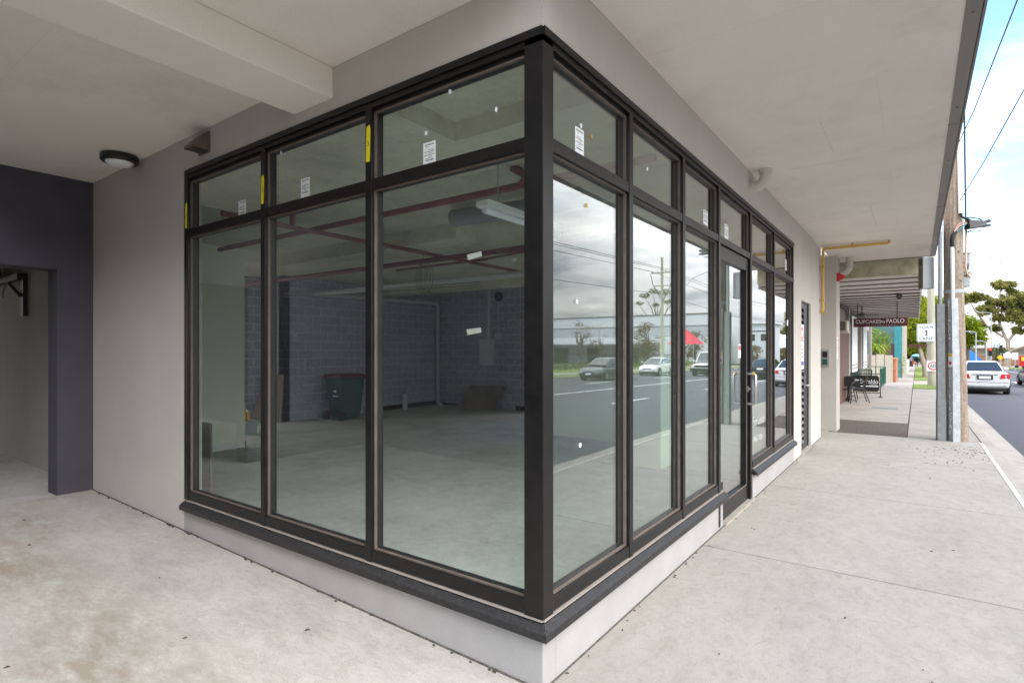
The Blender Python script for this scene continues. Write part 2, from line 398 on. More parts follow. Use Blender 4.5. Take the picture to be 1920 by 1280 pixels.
M['leafmid'] = leafmat('street_tree_leaf', (0.13, 0.18, 0.015), (0.30, 0.33, 0.03), 0.5, 0.5)
M['leafpalm'] = leafmat('garden_leaf', (0.10, 0.18, 0.02), (0.25, 0.32, 0.06), 1.2)
M['leafdark'] = leafmat('dark_leaf', (0.05, 0.085, 0.02), (0.12, 0.16, 0.035), 0.5)
M['leafautumn'] = leafmat('autumn_leaf', (0.13, 0.06, 0.03), (0.20, 0.12, 0.05), 0.8)
M['leafolive'] = leafmat('olive_autumn_leaf', (0.14, 0.13, 0.04), (0.22, 0.14, 0.06), 0.8)
M['leafhedge'] = leafmat('hedge_leaf', (0.12, 0.20, 0.02), (0.26, 0.34, 0.04), 1.0)
M['grass'] = mat('verge_grass', (0.13, 0.18, 0.025), 0.95, 0.35, 1.5, 0.6, 30, fine=0.3)
M['dryground'] = mat('dry_ground', (0.22, 0.19, 0.13), 0.95, 0.25, 0.2, 0.3, 10)
M['warehouse'] = mat('warehouse_white_cladding', (0.62, 0.63, 0.64), 0.6, 0.03, 0.3)
M['warehouseband'] = mat('warehouse_grey_band', (0.42, 0.43, 0.45), 0.6, 0.03, 0.3)
M['whroof'] = mat('pale_metal_roof', (0.66, 0.67, 0.68), 0.5, 0.05, 0.6)
M['carglass'] = mat('dark_car_glass', (0.02, 0.026, 0.028), 0.06, 0.1, 3, spec=0.9)
M['tyre'] = mat('tyre_rubber', (0.018, 0.018, 0.018), 0.8, 0.2, 10)
M['rim'] = mat('alloy_rim', (0.45, 0.45, 0.46), 0.3, 0.1, 10, metal=0.8)
M['carwhite'] = mat('white_car_paint', (0.66, 0.66, 0.64), 0.18, 0.02, 2, spec=0.6)
M['cargrey'] = mat('grey_car_paint', (0.12, 0.125, 0.135), 0.2, 0.04, 2, metal=0.5, spec=0.6)
M['cardark'] = mat('dark_car_paint', (0.022, 0.024, 0.032), 0.2, 0.04, 2, metal=0.3, spec=0.6)
M['tail'] = mat('red_lens', (0.50, 0.012, 0.015), 0.15, 0.1, 6)
M['lens'] = mat('clear_lens', (0.7, 0.7, 0.68), 0.12, 0.1, 6)
M['orange'] = mat('orange_lens', (0.7, 0.22, 0.02), 0.2, 0.1, 6)
M['chrome'] = mat('chrome_trim', (0.6, 0.6, 0.6), 0.15, 0.05, 6, metal=1)
M['teal'] = mat('teal_paint', (0.03, 0.22, 0.24), 0.6, 0.1, 3)
M['tealpale'] = mat('pale_teal_wall', (0.09, 0.17, 0.17), 0.7, 0.1, 3)
M['bluecloth'] = mat('blue_fabric', (0.03, 0.24, 0.62), 0.7, 0.12, 1)
M['brolly'] = mat('light_blue_umbrella', (0.18, 0.50, 0.72), 0.6, 0.06, 3)
M['cloth_dark'] = mat('dark_clothing', (0.03, 0.025, 0.03), 0.9, 0.2, 6)
M['cloth_grey'] = mat('grey_clothing', (0.28, 0.27, 0.30), 0.9, 0.2, 6)
M['cloth_red'] = mat('red_bag_cloth', (0.45, 0.07, 0.05), 0.9, 0.1, 6)
M['skin'] = mat('skin', (0.42, 0.26, 0.19), 0.6, 0.05, 8)
M['hair'] = mat('dark_hair', (0.02, 0.016, 0.014), 0.7, 0.2, 20)
M['redtent'] = mat('red_canopy_cloth', (0.60, 0.025, 0.05), 0.6, 0.05, 1.5)
M['boardbrown'] = mat('brown_fibreboard', (0.22, 0.18, 0.155), 0.8, 0.15, 3)
M['binred'] = mat('dark_red_lid', (0.14, 0.012, 0.025), 0.5, 0.1, 4)
M['bingreen'] = mat('dark_green_bin', (0.008, 0.075, 0.048), 0.5, 0.12, 4)
M['tub'] = mat('grey_tub', (0.34, 0.40, 0.42), 0.6, 0.08, 6)
M['yellow'] = mat('mustard_tool', (0.55, 0.34, 0.06), 0.6, 0.1, 6)
M['diffuser'] = mat('opal_diffuser', (0.88, 0.87, 0.92), 0.4, 0.03, 3)
M['ventbrown'] = mat('brown_vent_metal', (0.16, 0.13, 0.10), 0.5, 0.1, 5, metal=0.2)
M['creamac'] = mat('cream_metal', (0.55, 0.49, 0.41), 0.5, 0.08, 5)
M['yellowsign'] = mat('yellow_sign', (0.8, 0.55, 0.02), 0.5, 0.05, 5)
M['cream'] = mat('cream_weatherboard', (0.46, 0.42, 0.34), 0.8, 0.06, 2)
M['purplebrick'] = mat('dark_plum_brick', (0.13, 0.07, 0.075), 0.9, 0.2, 6)
M['tileroof'] = mat('terracotta_roof', (0.35, 0.17, 0.09), 0.8, 0.15, 2)
M['bluemark'] = mat('blue_print', (0.05, 0.08, 0.42), 0.5, 0.05, 5)

_m, _n, _o = _nt('faint_white_vinyl')
_t = N(_n, 'ShaderNodeBsdfTransparent'); _d = N(_n, 'ShaderNodeBsdfDiffuse'); _d.inputs[0].default_value = (.7, .7, .7, 1)
_x = N(_n, 'ShaderNodeMixShader'); _x.inputs[0].default_value = .38; _n.links.new(_t.outputs[0], _x.inputs[1]); _n.links.new(_d.outputs[0], _x.inputs[2]); _n.links.new(_x.outputs[0], _o.inputs[0])
M['faint'] = _m
# ------------------------------------------------------------------ ground, roads, paths
def ylist(y0, y1):
    return sorted(set([y0, y1] + [y for y in (9, 125) if y0 < y < y1]))
def strip(name, x0, x1, y0, y1, zoff, m, thick=0.2, kind='structure'):
    b = MB(); ys = ylist(y0, y1)
    secs = [[(x0, y, g(y) + zoff), (x1, y, g(y) + zoff), (x1, y, g(y) + zoff - thick), (x0, y, g(y) + zoff - thick)] for y in ys]
    b.loft(secs, smooth=False)
    o = b.build(name, m); o['kind'] = kind
    return o
b = MB(); b.loft([[(-400, y, g(y) - 0.30), (400, y, g(y) - 0.30), (400, y, g(y) - 0.6), (-400, y, g(y) - 0.6)] for y in (-120, 9, 125, 700)], smooth=False)
b.build('ground', M['dryground'])['kind'] = 'structure'
strip('road', 2.82, 17.9, -70, 108, -0.125, M['asphalt'])
# near footpath: slabs with tooled joints between them
b = MB()
js = [-9.0, -2.6, -0.1, 2.42, 4.95, 7.6, 10.30]
for a, c in zip(js[:-1], js[1:]):
    x0 = 0.0
    b.box(x0, 2.33, a + 0.008, c - 0.008, -0.12, 0.0)
b.box(0.0, 2.33, -9, 10.3, -0.2, -0.03)
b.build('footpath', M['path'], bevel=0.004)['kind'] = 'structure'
b = MB(); b.box(2.30, 2.345, -9, 10.3, -0.1, 0.004); b.build('footpath_edge_strip', mat('pale_edge_cement', (0.52, 0.50, 0.47), 0.9, 0.12, 4))['kind'] = 'structure'
# older path beyond the pole: two columns of slabs
b = MB()
def slab(x0, x1, y0, y1, dz):
    b.hexa([(x0, y0, g(y0) - 0.2), (x1, y0, g(y0) - 0.2), (x0, y1, g(y1) - 0.2), (x1, y1, g(y1) - 0.2), (x0, y0, g(y0) + dz), (x1, y0, g(y0) + dz), (x0, y1, g(y1) + dz), (x1, y1, g(y1) + dz)])
y = 13.1
while y < 108:
    slab(-0.6, 1.27, y + 0.012, y + 2.05, 0.0); y += 2.06
y = 10.32
while y < 30:
    slab(1.29, 2.33, y + 0.012, y + 3.0, 0.0); y += 3.02
for (y0, y1) in ((36.2, 42.0),): slab(1.29, 2.33, y0, y1, 0.0)
b.build('old_footpath', M['oldpath'])['kind'] = 'structure'
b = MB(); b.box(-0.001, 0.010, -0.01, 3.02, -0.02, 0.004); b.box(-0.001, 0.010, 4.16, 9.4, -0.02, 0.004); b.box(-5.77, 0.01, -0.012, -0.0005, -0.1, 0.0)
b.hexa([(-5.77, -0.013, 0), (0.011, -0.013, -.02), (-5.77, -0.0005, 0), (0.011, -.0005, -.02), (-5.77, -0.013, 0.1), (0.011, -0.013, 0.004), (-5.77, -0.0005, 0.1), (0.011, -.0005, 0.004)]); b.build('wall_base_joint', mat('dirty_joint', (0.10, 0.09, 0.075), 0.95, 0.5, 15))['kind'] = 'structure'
strip('gravel_patch', -0.3, 1.28, 10.31, 13.1, -0.008, M['gravel'], 0.1)
strip('kerb', 2.35, 2.50, -60, 108, -0.004, M['kerb'], 0.25)
b = MB()
b.loft([[(2.50, y, g(y) - 0.09), (2.83, y, g(y) - 0.115), (2.83, y, g(y) - 0.3), (2.50, y, g(y) - 0.3)] for y in (-60, 9, 108)], smooth=False)
b.build('gutter', M['kerb'])['kind'] = 'structure'
strip('grass_verge', 1.30, 2.33, 30.3, 36.0, 0.02, M['grass'])
strip('grass_verge', 1.30, 2.33, 42.2, 104, 0.02, M['grass'])
# far side of the road
strip('kerb', 17.9, 18.1, -60, 108, 0.0, M['kerb'], 0.25)
strip('grass_verge', 18.1, 20.4, -60, 108, 0.0, M['grass'])
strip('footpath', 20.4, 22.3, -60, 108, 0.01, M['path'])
strip('grass_verge', 22.3, 29.0, -60, 108, 0.0, M['grass'])
strip('car_park', 29.0, 75, -20, 108, -0.02, M['asphalt'])
strip('grass_verge', 2.4, 40, 108, 124, -0.1, M['grass'])
# painted lines: solid centre line and dashed lane lines
b = MB()
b.loft([[(10.35, y, g(y) - 0.121), (10.48, y, g(y) - 0.121), (10.48, y, g(y) - 0.13), (10.35, y, g(y) - 0.13)] for y in (-60, 9, 106)], smooth=False)
for k in range(12):
    for x in (6.66, 13.6):
        y0 = -6 + 10.2 * k + (1.2 if x > 10 else 0.4)
        slab_ = [(x, y0), (x + 0.12, y0 + 3.1)]
        b.hexa([(x, y0, g(y0) - 0.13), (x + .12, y0, g(y0) - 0.13), (x, y0 + 3.1, g(y0 + 3.1) - 0.13), (x + .12, y0 + 3.1, g(y0 + 3.1) - 0.13),
                (x, y0, g(y0) - 0.121), (x + .12, y0, g(y0) - 0.121), (x, y0 + 3.1, g(y0 + 3.1) - 0.121), (x + .12, y0 + 3.1, g(y0 + 3.1) - 0.121)])
b.build('road_markings', M['linepaint'])['kind'] = 'structure'
# driveway under the building (rises slightly to the left)
b = MB(); b.hexa([(-5.77, -3.63, -0.2), (-0.004, -3.63, -0.2), (-5.77, 0, -0.2), (-0.004, 0, -0.2), (-5.77, -3.63, 0.096), (-0.004, -3.63, 0.0), (-5.77, 0, 0.096), (-0.004, 0, 0.0)])
b.build('driveway', M['drive'])['kind'] = 'structure'
b = MB(); b.box(-13, -5.775, -3.63, 0.0, -0.2, 0.088); b.build('corridor_floor', M['ifloor'])['kind'] = 'structure'
b = MB(); b.box(-12.0, -0.16, 0.16, 9.84, -0.2, 0.0); b.build('shop_floor', M['ifloor'])['kind'] = 'structure'
b = MB(); b.box(-1.3, 0.0, 9.41, 10.59, -0.2, 0.004); b.build('niche_floor', M['kerb'])['kind'] = 'structure'
# leaf litter and grit blown along the footpath edges
b = MB()
def bit(x, y, s):
    a = random.random() * 6.28; z = (g(y)) + 0.002
    p = [(x + s * math.cos(a + t) * q, y + s * math.sin(a + t) * q, z + (0.3 * s if i % 2 else 0)) for i, (t, q) in enumerate(((0, 1), (1.4, .5), (3.1, 1), (4.6, .5)))]
    b.prism(p, (0, 0, 0.004))
for _ in range(110): bit(2.28 - abs(random.gauss(0, .38)), 10.25 - abs(random.gauss(0, 1.5)), random.uniform(.006, .019))
for _ in range(22): bit(random.uniform(0.1, 2.2), random.uniform(0.5, 10.2), random.uniform(.005, .013))
for _ in range(40): bit(random.uniform(0.02, 0.07), random.uniform(-0.5, 9.2), random.uniform(.005, .012))
o = b.build('leaf_litter', mat('leaf_litter_brown', (0.07, 0.05, 0.035), 0.9, 0.4, 40)); tag(o, 'dark leaf bits and grit scattered over the pale footpath', 'leaf litter', kind='stuff')
b = MB()
for (x, y) in [(-1.35, -0.35), (-2.75, -0.55), (-4.2, -0.9), (-5.0, -0.75), (-3.5, -1.35), (-1.0, -1.15), (-0.45, -0.35), (-2.2, -1.45), (-4.9, -1.4), (-1.8, -0.8)]:
    s = random.uniform(.006, .016); a = random.random() * 6.28; z = -0.0166 * x + 0.002
    b.prism([(x + s * math.cos(a + t) * q, y + s * math.sin(a + t) * q, z + (0.3 * s if i % 2 else 0)) for i, (t, q) in enumerate(((0, 1), (1.4, .45), (3.1, 1), (4.6, .45)))], (0, 0, .004))
for k in range(46):
    x = random.uniform(-5.7, -0.1); y = random.uniform(-0.03, -0.004); s = random.uniform(.004, .010)
    z = -0.0166 * x + 0.001
    b.box(x - s, x + s, y - s, y + s * .2, z, z + s)
o = b.build('leaf_litter', MATS['leaf_litter_brown']); tag(o, 'a few dead leaves and grit lying on the driveway slab', 'leaf litter', kind='stuff')

# ------------------------------------------------------------------ the corner shop building
B = thing('shop_building', 'rendered corner building with black framed glass shopfront and wide footpath canopy', 'building', (0, 0, 0))
def P(name, m, fn, parent=B, bevel=0.0, label=None):
    b = MB(); fn(b); o = b.build(name, m, parent, bevel)
    if label: o['label'] = label
    return o
def fb(b, side, u0, u1, d0, d1, z0, z1):
    """box on a facade: u along it from the corner, d outward"""
    if side == 'L': b.box(-u1, -u0, -d1, -d0, z0, z1)
    else: b.box(d0, d1, u0, u1, z0, z1)
# walls
P('rendered_wall', M['render'], lambda b: b.box(-5.77, -3.655, 0, 0.15, 0.0, 3.40), label='plain rendered wall between the plum wall and the left window')
P('header_wall', M['render'], lambda b: b.box(-3.655, 0, 0.0, 0.15, 3.125, 3.40), label='rendered strip above the driveway windows')
P('header_wall', M['render'], lambda b: b.box(-0.15, 0.0, 0.15, 6.64, 3.125, 3.48), label='rendered strip above the street windows')
P('corner_cap', M['render'], lambda b: b.box(-0.15, 0, 0, 0.15, 3.40, 3.48))
P('rendered_wall', M['render'], lambda b: b.box(-0.15, 0, 6.64, 7.28, 0, 3.48), label='rendered wall between shop window and louvre door')
P('rendered_wall', M['render'], lambda b: b.box(-0.15, 0, 7.28, 8.2, 2.36, 3.48), label='rendered panel above the louvre door')
P('rendered_wall', M['render'], lambda b: b.box(-1.2, 0, 8.2, 9.4, 0, 3.48), label='rendered pier beside the louvre door')
P('rendered_wall', M['render'], lambda b: b.box(-1.4, 0.13, 10.6, 11.2, g(11) - .1, 3.48), label='rendered end pier carrying the intercom')
P('niche_wall', M['render'], lambda b: b.box(-1.4, -1.25, 9.4, 10.6, 0, 3.48))
P('plinth', M['plinth'], lambda b: b.box(-3.655, 0.0, 0.0, 0.12, 0.0, 0.262), bevel=0.006)
P('plinth', M['plinth'], lambda b: b.box(-0.12, 0.0, 0.12, 3.02, -0.01, 0.262), bevel=0.006)
P('plinth', M['plinth'], lambda b: b.box(-0.12, 0.0, 4.16, 6.64, -0.01, 0.262), bevel=0.006)
P('door_sill', M['kerb'], lambda b: b.box(-0.14, 0.03, 3.022, 4.158, -0.01, 0.022), bevel=0.004)
# soffits, beam, canopy
P('driveway_ceiling', sheeted('driveway_soffit_sheets', 'soffit_paint', 3.0, 1.2), lambda b: b.box(-5.77, 0.0, -1.6, 0.0, 3.402, 3.9))  # roof cut short out of view so sky light reaches the driveway
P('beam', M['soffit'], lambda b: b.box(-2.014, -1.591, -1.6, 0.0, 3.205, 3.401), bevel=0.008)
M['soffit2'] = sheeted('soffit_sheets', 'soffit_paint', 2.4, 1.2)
P('canopy', M['soffit2'], lambda b: b.box(0.002, 1.64, -0.35, 11.72, 3.482, 3.78))  # near end trimmed back, unseen, to let sky light onto slab and wall
def fas(b):
    b.box(1.64, 1.715, -0.35, 11.74, 3.476, 3.52)
    b.box(1.722, 1.735, -0.35, 11.74, 3.482, 3.80)
    b.box(0.0, 1.72, 11.722, 11.74, 3.47, 3.80)
    b.box(1.715, 1.722, -0.35, 11.74, 3.50, 3.78)
    for k in range(9): b.box(1.672, 1.684, -1.2 + 1.5 * k, -1.186 + 1.5 * k, 3.470, 3.477)
    for k in range(4): b.box(1.636, 1.738, 0.4 + 3.3 * k, 0.404 + 3.3 * k, 3.4735, 3.801)
P('canopy_fascia', M['fascia'], fas)
for q in ((0.93, 0.934, 6.4, 7.9), (0.78, 0.782, 3.0, 3.9), (0.35, 1.0, 4.2, 4.203)): P('soffit_joint', mat('soffit_hairline', (0.52, 0.48, 0.43), 0.9, 0.05, 4), lambda b: b.box(*q, 3.4805, 3.483))
P('upper_storey', M['render'], lambda b: (b.box(-12, 0.0, -1.6, 11.2, 3.92, 9.5)))
P('painted_wall', M['purple'], lambda b: (b.box(-6.07, -5.77, -0.31, 0.0, 0.07, 3.401), b.box(-6.07, -5.77, -1.63, -0.31, 2.436, 3.401), b.box(-6.07, -5.77, -3.63, -1.63, 0.07, 3.401)), label='dark plum painted wall with a tall open doorway')
P('painted_wall', M['purple'], lambda b: b.box(-13, -0.01, -3.9, -3.632, -0.1, 4.5), label='dark plum wall on the far side of the driveway')
P('corridor_wall', M['greywall'], lambda b: (b.box(-13, -6.072, -0.002, 0.14, 0.0, 3.1),))
P('corridor_end_wall', M['greywall'], lambda b: (b.box(-13.1, -13.001, -1.2, 0.0, 0, 3.1),))  # rest of the end is an invented opening that daylights the corridor
P('corridor_ceiling', M['greywall'], lambda b: b.box(-13, -6.072, -3.63, -0.003, 3.1, 3.2))
# inside of the shop
P('block_wall', M['block'], lambda b: (b.box(-10.2, -10.0, 4.85, 9.84, 0, 3.26),))
P('block_wall', M['block'], lambda b: (b.box(-10.2, -6.2, 9.84, 10.0, 0, 3.26), b.box(-6.2, -1.45, 9.84, 10.0, 2.95, 3.26)))  # opening below the lintel is invented, added to bring daylight into the shop
P('block_wall', M['block'], lambda b: (b.box(-11.0, -10.8, 3.9, 4.85, 0, 3.26), b.box(-10.8, -10.0, 4.85, 5.0, 0, 3.26)))  # wall stops short: made-up west opening, hidden by the partition, admits daylight
for q in ((-9.999, -9.985, 7.1, 9.83, 0.0, 0.12), (-9.98, -9.3, 9.82, 9.839, 0, 0.06), (-7.2, -5.5, 9.82, 9.839, 0, 0.12)): P('wall_membrane', M['black'], lambda b: b.box(*q))
P('plaster_partition', M['plaster'], lambda b: (b.box(-7.75, -7.55, 0.2, 2.63, 0.0, 3.26)), label='pale plasterboard partition behind the leftmost window')
P('skirting', M['white'], lambda b: (b.box(-7.549, -7.535, 0.2, 2.645, 0, 0.11), b.box(-7.75, -7.535, 2.631, 2.645, 0, 0.11)))
P('plaster_partition', M['plaster'], lambda b: (b.box(-4.2, -0.16, 6.72, 6.85, 0, 3.26)), label='pale plasterboard partition behind the street windows')
P('plaster_column', M['plaster'], lambda b: b.box(-1.9, -1.35, 5.0, 5.45, 0, 3.26))
def ceil(b):
    b.box(-12, -1.55, 0.15, 9.84, 3.26, 3.5); b.box(-1.55, -0.15, 1.12, 9.84, 3.26, 3.5); b.box(-1.56, -0.152, 0.152, 1.13, 3.41, 3.52)
P('concrete_ceiling', M['ceil'], ceil)
P('concrete_beam', M['ceil'], lambda b: b.box(-7.5, -3.45, 3.25, 3.65, 3.06, 3.262))
P('concrete_beam', M['ceil'], lambda b: b.box(-10, -0.2, 7.2, 7.6, 3.02, 3.262) if False else b.box(-10.0, -4.3, 7.6, 8.0, 3.02, 3.262))
# --- shopfront framing
FR = M['frame']
def rail(name, side, u0, u1, d0, d1, z0, z1, m=FR, bevel=0.003): return P(name, m, lambda b: fb(b, side, u0, u1, d0, d1, z0, z1), bevel=bevel)
P('corner_post', FR, lambda b: b.box(-0.105, 0.004, -0.004, 0.09, 0.328, 3.058), bevel=0.004)
for side, U in (('L', 3.615), ('R', 6.60)):
    s0 = 0.105 if side == 'L' else 0.09
    def head(b):
        fb(b, side, 0.0, U, -0.09, 0.012, 3.085, 3.124); fb(b, side, s0, U, -0.09, 0.0, 3.052, 3.0845); fb(b, side, s0, U, -0.09, -0.02, 3.030, 3.0515)
    P('head_rail', FR, head)
    for (a, c) in (((0.0, U),) if side == 'L' else ((0.0, 3.02), (4.16, U))):
        e0 = s0 if a == 0 else a
        rail('bottom_rail', side, e0, c - 0.0, -0.09, 0.0, 0.335, 0.402)
        P('caulk_line', M['caulk'], lambda b: fb(b, side, a - (0 if side == 'L' and a == 0 else 0), c, -0.05, 0.010, 0.320, 0.3275))
        def fl(b):                                        # sloping dusty sill flashing
            a0 = a - 0.07 if a == 0 else a - 0.01; c0 = c + 0.02
            pr = [(-0.05, 0.318), (0.010, 0.313), (0.046, 0.286), (0.049, 0.252), (0.043, 0.252), (0.040, 0.264), (-0.05, 0.264)]
            if side == 'L':
                b.loft([[(0.049 if a == 0 and d > .039 else (0.0 if a == 0 else -a0), -d, z) if a == 0 and k == 0 else (-c0, -d, z) for d, z in pr] for k in (0, 1)], smooth=False)
            else:
                b.loft([[(d, -0.049 if a == 0 and d > .039 else (0.0 if a == 0 else a0), z) if k == 0 else (d, c0, z) for d, z in pr] for k in (0, 1)], smooth=False)
        P('sill_flashing', M['flash'], fl)
# mullions and transoms
LM = [1.246, 2.411]; RM = [1.00, 1.965]
for u in LM: rail('mullion', 'L', u - .027, u + .027, -0.09, 0.004, 0.330, 3.0515)
rail('mullion', 'L', 3.575, 3.64, -0.09, 0.004, 0.330, 3.110)
for u in RM: rail('mullion', 'R', u - .027, u + .027, -0.09, 0.004, 0.330, 3.0515)
rail('door_jamb', 'R', 2.875, 2.93, -0.09, 0.004, 0.022, 3.0515)
rail('door_jamb', 'R', 4.045, 4.115, -0.09, 0.004, 0.022, 3.0515)
rail('mullion', 'R', 5.25, 5.305, -0.09, 0.004, 0.330, 3.0515)
rail('mullion', 'R', 6.545, 6.61, -0.09, 0.004, 0.330, 3.110)
Lb = [(0.105, 1.219), (1.273, 2.384), (2.438, 3.575)]
Rb = [(0.09, 0.973), (1.027, 1.938), (1.992, 2.875), (2.93, 4.045), (4.115, 5.25), (5.305, 6.545)]
for side, bays in (('L', Lb), ('R', Rb)):
    for (a, c) in bays: rail('transom', side, a + .0005, c - .0005, -0.09, 0.0, 2.562, 2.625)
def window(side, a, c, z0, z1, gm, nm='shop_window'):
    """bead frame with its glass pane as a sub-part"""
    def fr(b):
        t = 0.008
        for (p, q, r, s_) in ((a, a + t, z0, z1), (c - t, c, z0, z1), (a + t, c - t, z0, z0 + t), (a + t, c - t, z1 - t, z1)):
            b.mi = 0; fb(b, side, p + 1e-4, q - 1e-4, -0.036, -0.018, r + 1e-4, s_ - 1e-4)
            b.mi = 1; fb(b, side, p + 1e-4, q + 0.004 if q < c else q - 1e-4, -0.07, -0.0362, r + 1e-4, s_ + 0.003 if s_ < z1 else s_ - 1e-4)
    w = P(nm, [M['bead'], M['black']], fr)
    P('pane', gm, lambda b: fb(b, side, a + .004, c - .004, -0.050, -0.044, z0 + .004, z1 - .004), parent=w)
    return w
for (a, c) in Lb:
    window('L', a, c, 2.625, 3.030, M['glass']); window('L', a, c, 0.402, 2.562, M['glass'])
for i, (a, c) in enumerate(Rb):
    window('R', a, c, 2.625, 3.030, M['glassr'])
    if i != 3: window('R', a, c, 0.402, 2.562, M['glassr'])
# glass entry door
def door(b):
    y0, y1 = 2.935, 4.04
    b.box(-0.075, -0.02, y0, y0 + .05, 0.03, 2.555); b.box(-0.075, -0.02, y1 - .085, y1, 0.03, 2.555)
    b.box(-0.075, -0.02, y0 + .0505, y1 - .0855, 0.03, 0.19); b.box(-0.075, -0.02, y0 + .0505, y1 - .0855, 2.43, 2.555)
dr = P('glass_door', FR, door, bevel=0.002)
P('pane', M['glassr'], lambda b: b.box(-0.052, -0.046, 2.984, 3.956, 0.189, 2.431), parent=dr)
P('door_bead', M['bead'], lambda b: (b.box(-0.0195, -0.012, 3.946, 3.955, 0.19, 2.43), b.box(-0.0195, -0.012, 2.985, 2.993, 0.19, 2.43), b.box(-0.0195, -0.012, 2.994, 3.945, 0.19, 0.2)), parent=dr)
P('pull_handle', M['steel'], lambda b: b.tube([(-0.02, 4.0, 1.035), (0.045, 4.0, 1.035), (0.062, 4.0, 1.05), (0.062, 4.0, 1.335), (0.045, 4.0, 1.35), (-0.02, 4.0, 1.35)], 0.014, 12), parent=dr)
P('pull_handle', M['steel'], lambda b: b.tube([(-0.075, 4.0, 1.035), (-0.14, 4.0, 1.035), (-0.155, 4.0, 1.05), (-0.155, 4.0, 1.335), (-0.14, 4.0, 1.35), (-0.075, 4.0, 1.35)], 0.014, 12), parent=dr)
P('lock', M['steel'], lambda b: (b.box(-0.02, -0.008, 3.985, 4.015, 1.16, 1.22), b.tube([(-0.01, 4.0, 1.19), (0.008, 4.0, 1.19)], 0.013, 12)), parent=dr)
# louvre service door
def louv(b):
    y0, y1 = 7.30, 8.18
    b.box(-0.09, -0.04, y0, y0 + .05, 0.02, 2.34); b.box(-0.09, -0.04, y1 - .40, y1, 0.02, 2.34)
    b.box(-0.09, -0.04, y0 + .0505, y1 - .4005, 0.02, 0.10); b.box(-0.09, -0.04, y0 + .0505, y1 - .4005, 2.26, 2.34)
ld = P('louvre_door', mat('charcoal_door_paint', (0.012, 0.0115, 0.013), 0.35, 0.1, 5), louv)
def blades(b):
    y0, y1 = 7.30, 8.18; z = 0.12
    while z < 2.2:
        b.hexa([(-0.085, y0 + .051, z + .075), (-0.034, y0 + .051, z), (-0.085, y1 - .401, z + .075), (-0.034, y1 - .401, z), (-0.085, y0 + .051, z + .083), (-0.028, y0 + .051, z + .010), (-0.085, y1 - .401, z + .083), (-0.028, y1 - .401, z + .010)])
        z += 0.102
P('louvre_blades', mat('louvre_grey_paint', (0.085, 0.08, 0.082), 0.4, 0.1, 5), blades, parent=ld)
P('door_back', M['black'], lambda b: b.box(-0.15, -0.12, 7.30, 8.18, 0.02, 2.34), parent=ld)
P('door_frame', MATS['charcoal_door_paint'], lambda b: (b.box(-0.145, -0.03, 7.282, 7.298, 0.0, 2.358), b.box(-0.145, -0.03, 8.182, 8.198, 0, 2.358), b.box(-0.145, -0.03, 7.2985, 8.1815, 2.342, 2.358)), parent=ld)
P('lever_handle', M['steel'], lambda b: (b.box(-0.039, -0.027, 7.80, 7.84, 0.98, 1.2), b.tube([(-0.03, 7.82, 1.03), (0.02, 7.82, 1.03), (0.025, 7.84, 1.03), (0.025, 7.95, 1.03)], 0.011, 8)), parent=ld)
P('door_sill', M['kerb'], lambda b: b.box(-0.145, 0.012, 7.281, 8.199, -0.01, 0.018))

# ------------------------------------------------------------------ things fixed to the shop building
def one(name, m, fn, label, cat, group=None, bevel=0.0, kind=None):
    b = MB(); fn(b); o = b.build(name, m, None, bevel); return tag(o, label, cat, group, kind)
# notices on the transom panes
def notice(side, u, z, w, h, label):
    d = -0.0435
    loc = (-u, -d, z) if side == 'L' else (d, u, z)
    t = thing('glass_notice', label, 'notice', loc, 'printed notices on the transom panes')
    P('sheet', M['paper'], lambda b: fb(b, side, u - w / 2, u + w / 2, d, d + .0012, z - h / 2, z + h / 2), parent=t)
    def pr(b):
        zz = z + h * .42
        rows = [(.75, .05), (.25, .02), (0, .03), (.5, .018), (.82, .03), (.45, .018), (.85, .03), (.3, .018), (.6, .02), (.7, .05)]
        for wd, ht in rows:
            if wd:
                st = random.uniform(0, .82 - wd) if wd < .82 else 0
                x = u - w * .42 + st * w
                xe = x + wd * w
                while x < xe:
                    l = random.uniform(.03, .12) * w
                    fb(b, side, x, min(x + l, xe), d + .0013, d + .0018, zz - ht * h, zz); x += l + .025 * w
            zz -= ht * h + .045 * h
    P('print', M['ink'], pr, parent=t)
notice('L', .782, 2.695, .095, .135, 'printed white notice on the transom pane nearest the dark corner post')
notice('L', 1.958, 2.708, .10, .132, 'printed white notice on the middle driveway transom pane, right of a yellow tape')
notice('L', 2.781, 2.687, .105, .127, 'printed white notice on the leftmost transom pane, above the pale partition')
notice('R', .43, 2.715, .095, .15, 'printed white notice on the first street transom pane, beside a tan cork pad')
notice('R', 2.64, 2.735, .12, .125, 'printed white notice on the third street transom pane')
notice('R', 3.29, 2.727, .13, .135, 'printed white notice on the transom pane over the glass door')
notice('R', 6.28, 2.78, .10, .15, 'printed white notice on the last small transom pane by the louvre door')
# yellow tape tabs with a marker scribble
for u, z0, z1, lab in ((1.246, 2.728, 2.952, 'yellow tape strip marked 3 on the mullion nearest the corner post'), (2.411, 2.655, 2.868, 'yellow tape strip marked 3 on the middle window mullion'), (3.602, 2.632, 2.852, 'narrow yellow tape strip at the left edge of the window frame')):
    t = thing('yellow_tape', lab, 'tape', (-u, -0.004, z0), 'yellow tape strips on the window frame')
    P('strip', M['yellowtape'], lambda b: b.prism([(-u - .019, -.0046, z0 + .01), (-u - .004, -.0046, z0), (-u + .016, -.0046, z0 + .004), (-u + .021, -.0046, z1 - .03), (-u + .012, -.0046, z1), (-u - .014, -.0046, z1 - .012)], (0, -.0008, 0)), parent=t)
    text_mesh('3', .014, .03, (-u, -.0056, (z0 + z1) / 2), FACE_S, M['ink'], 'marker_number', t, .0002)
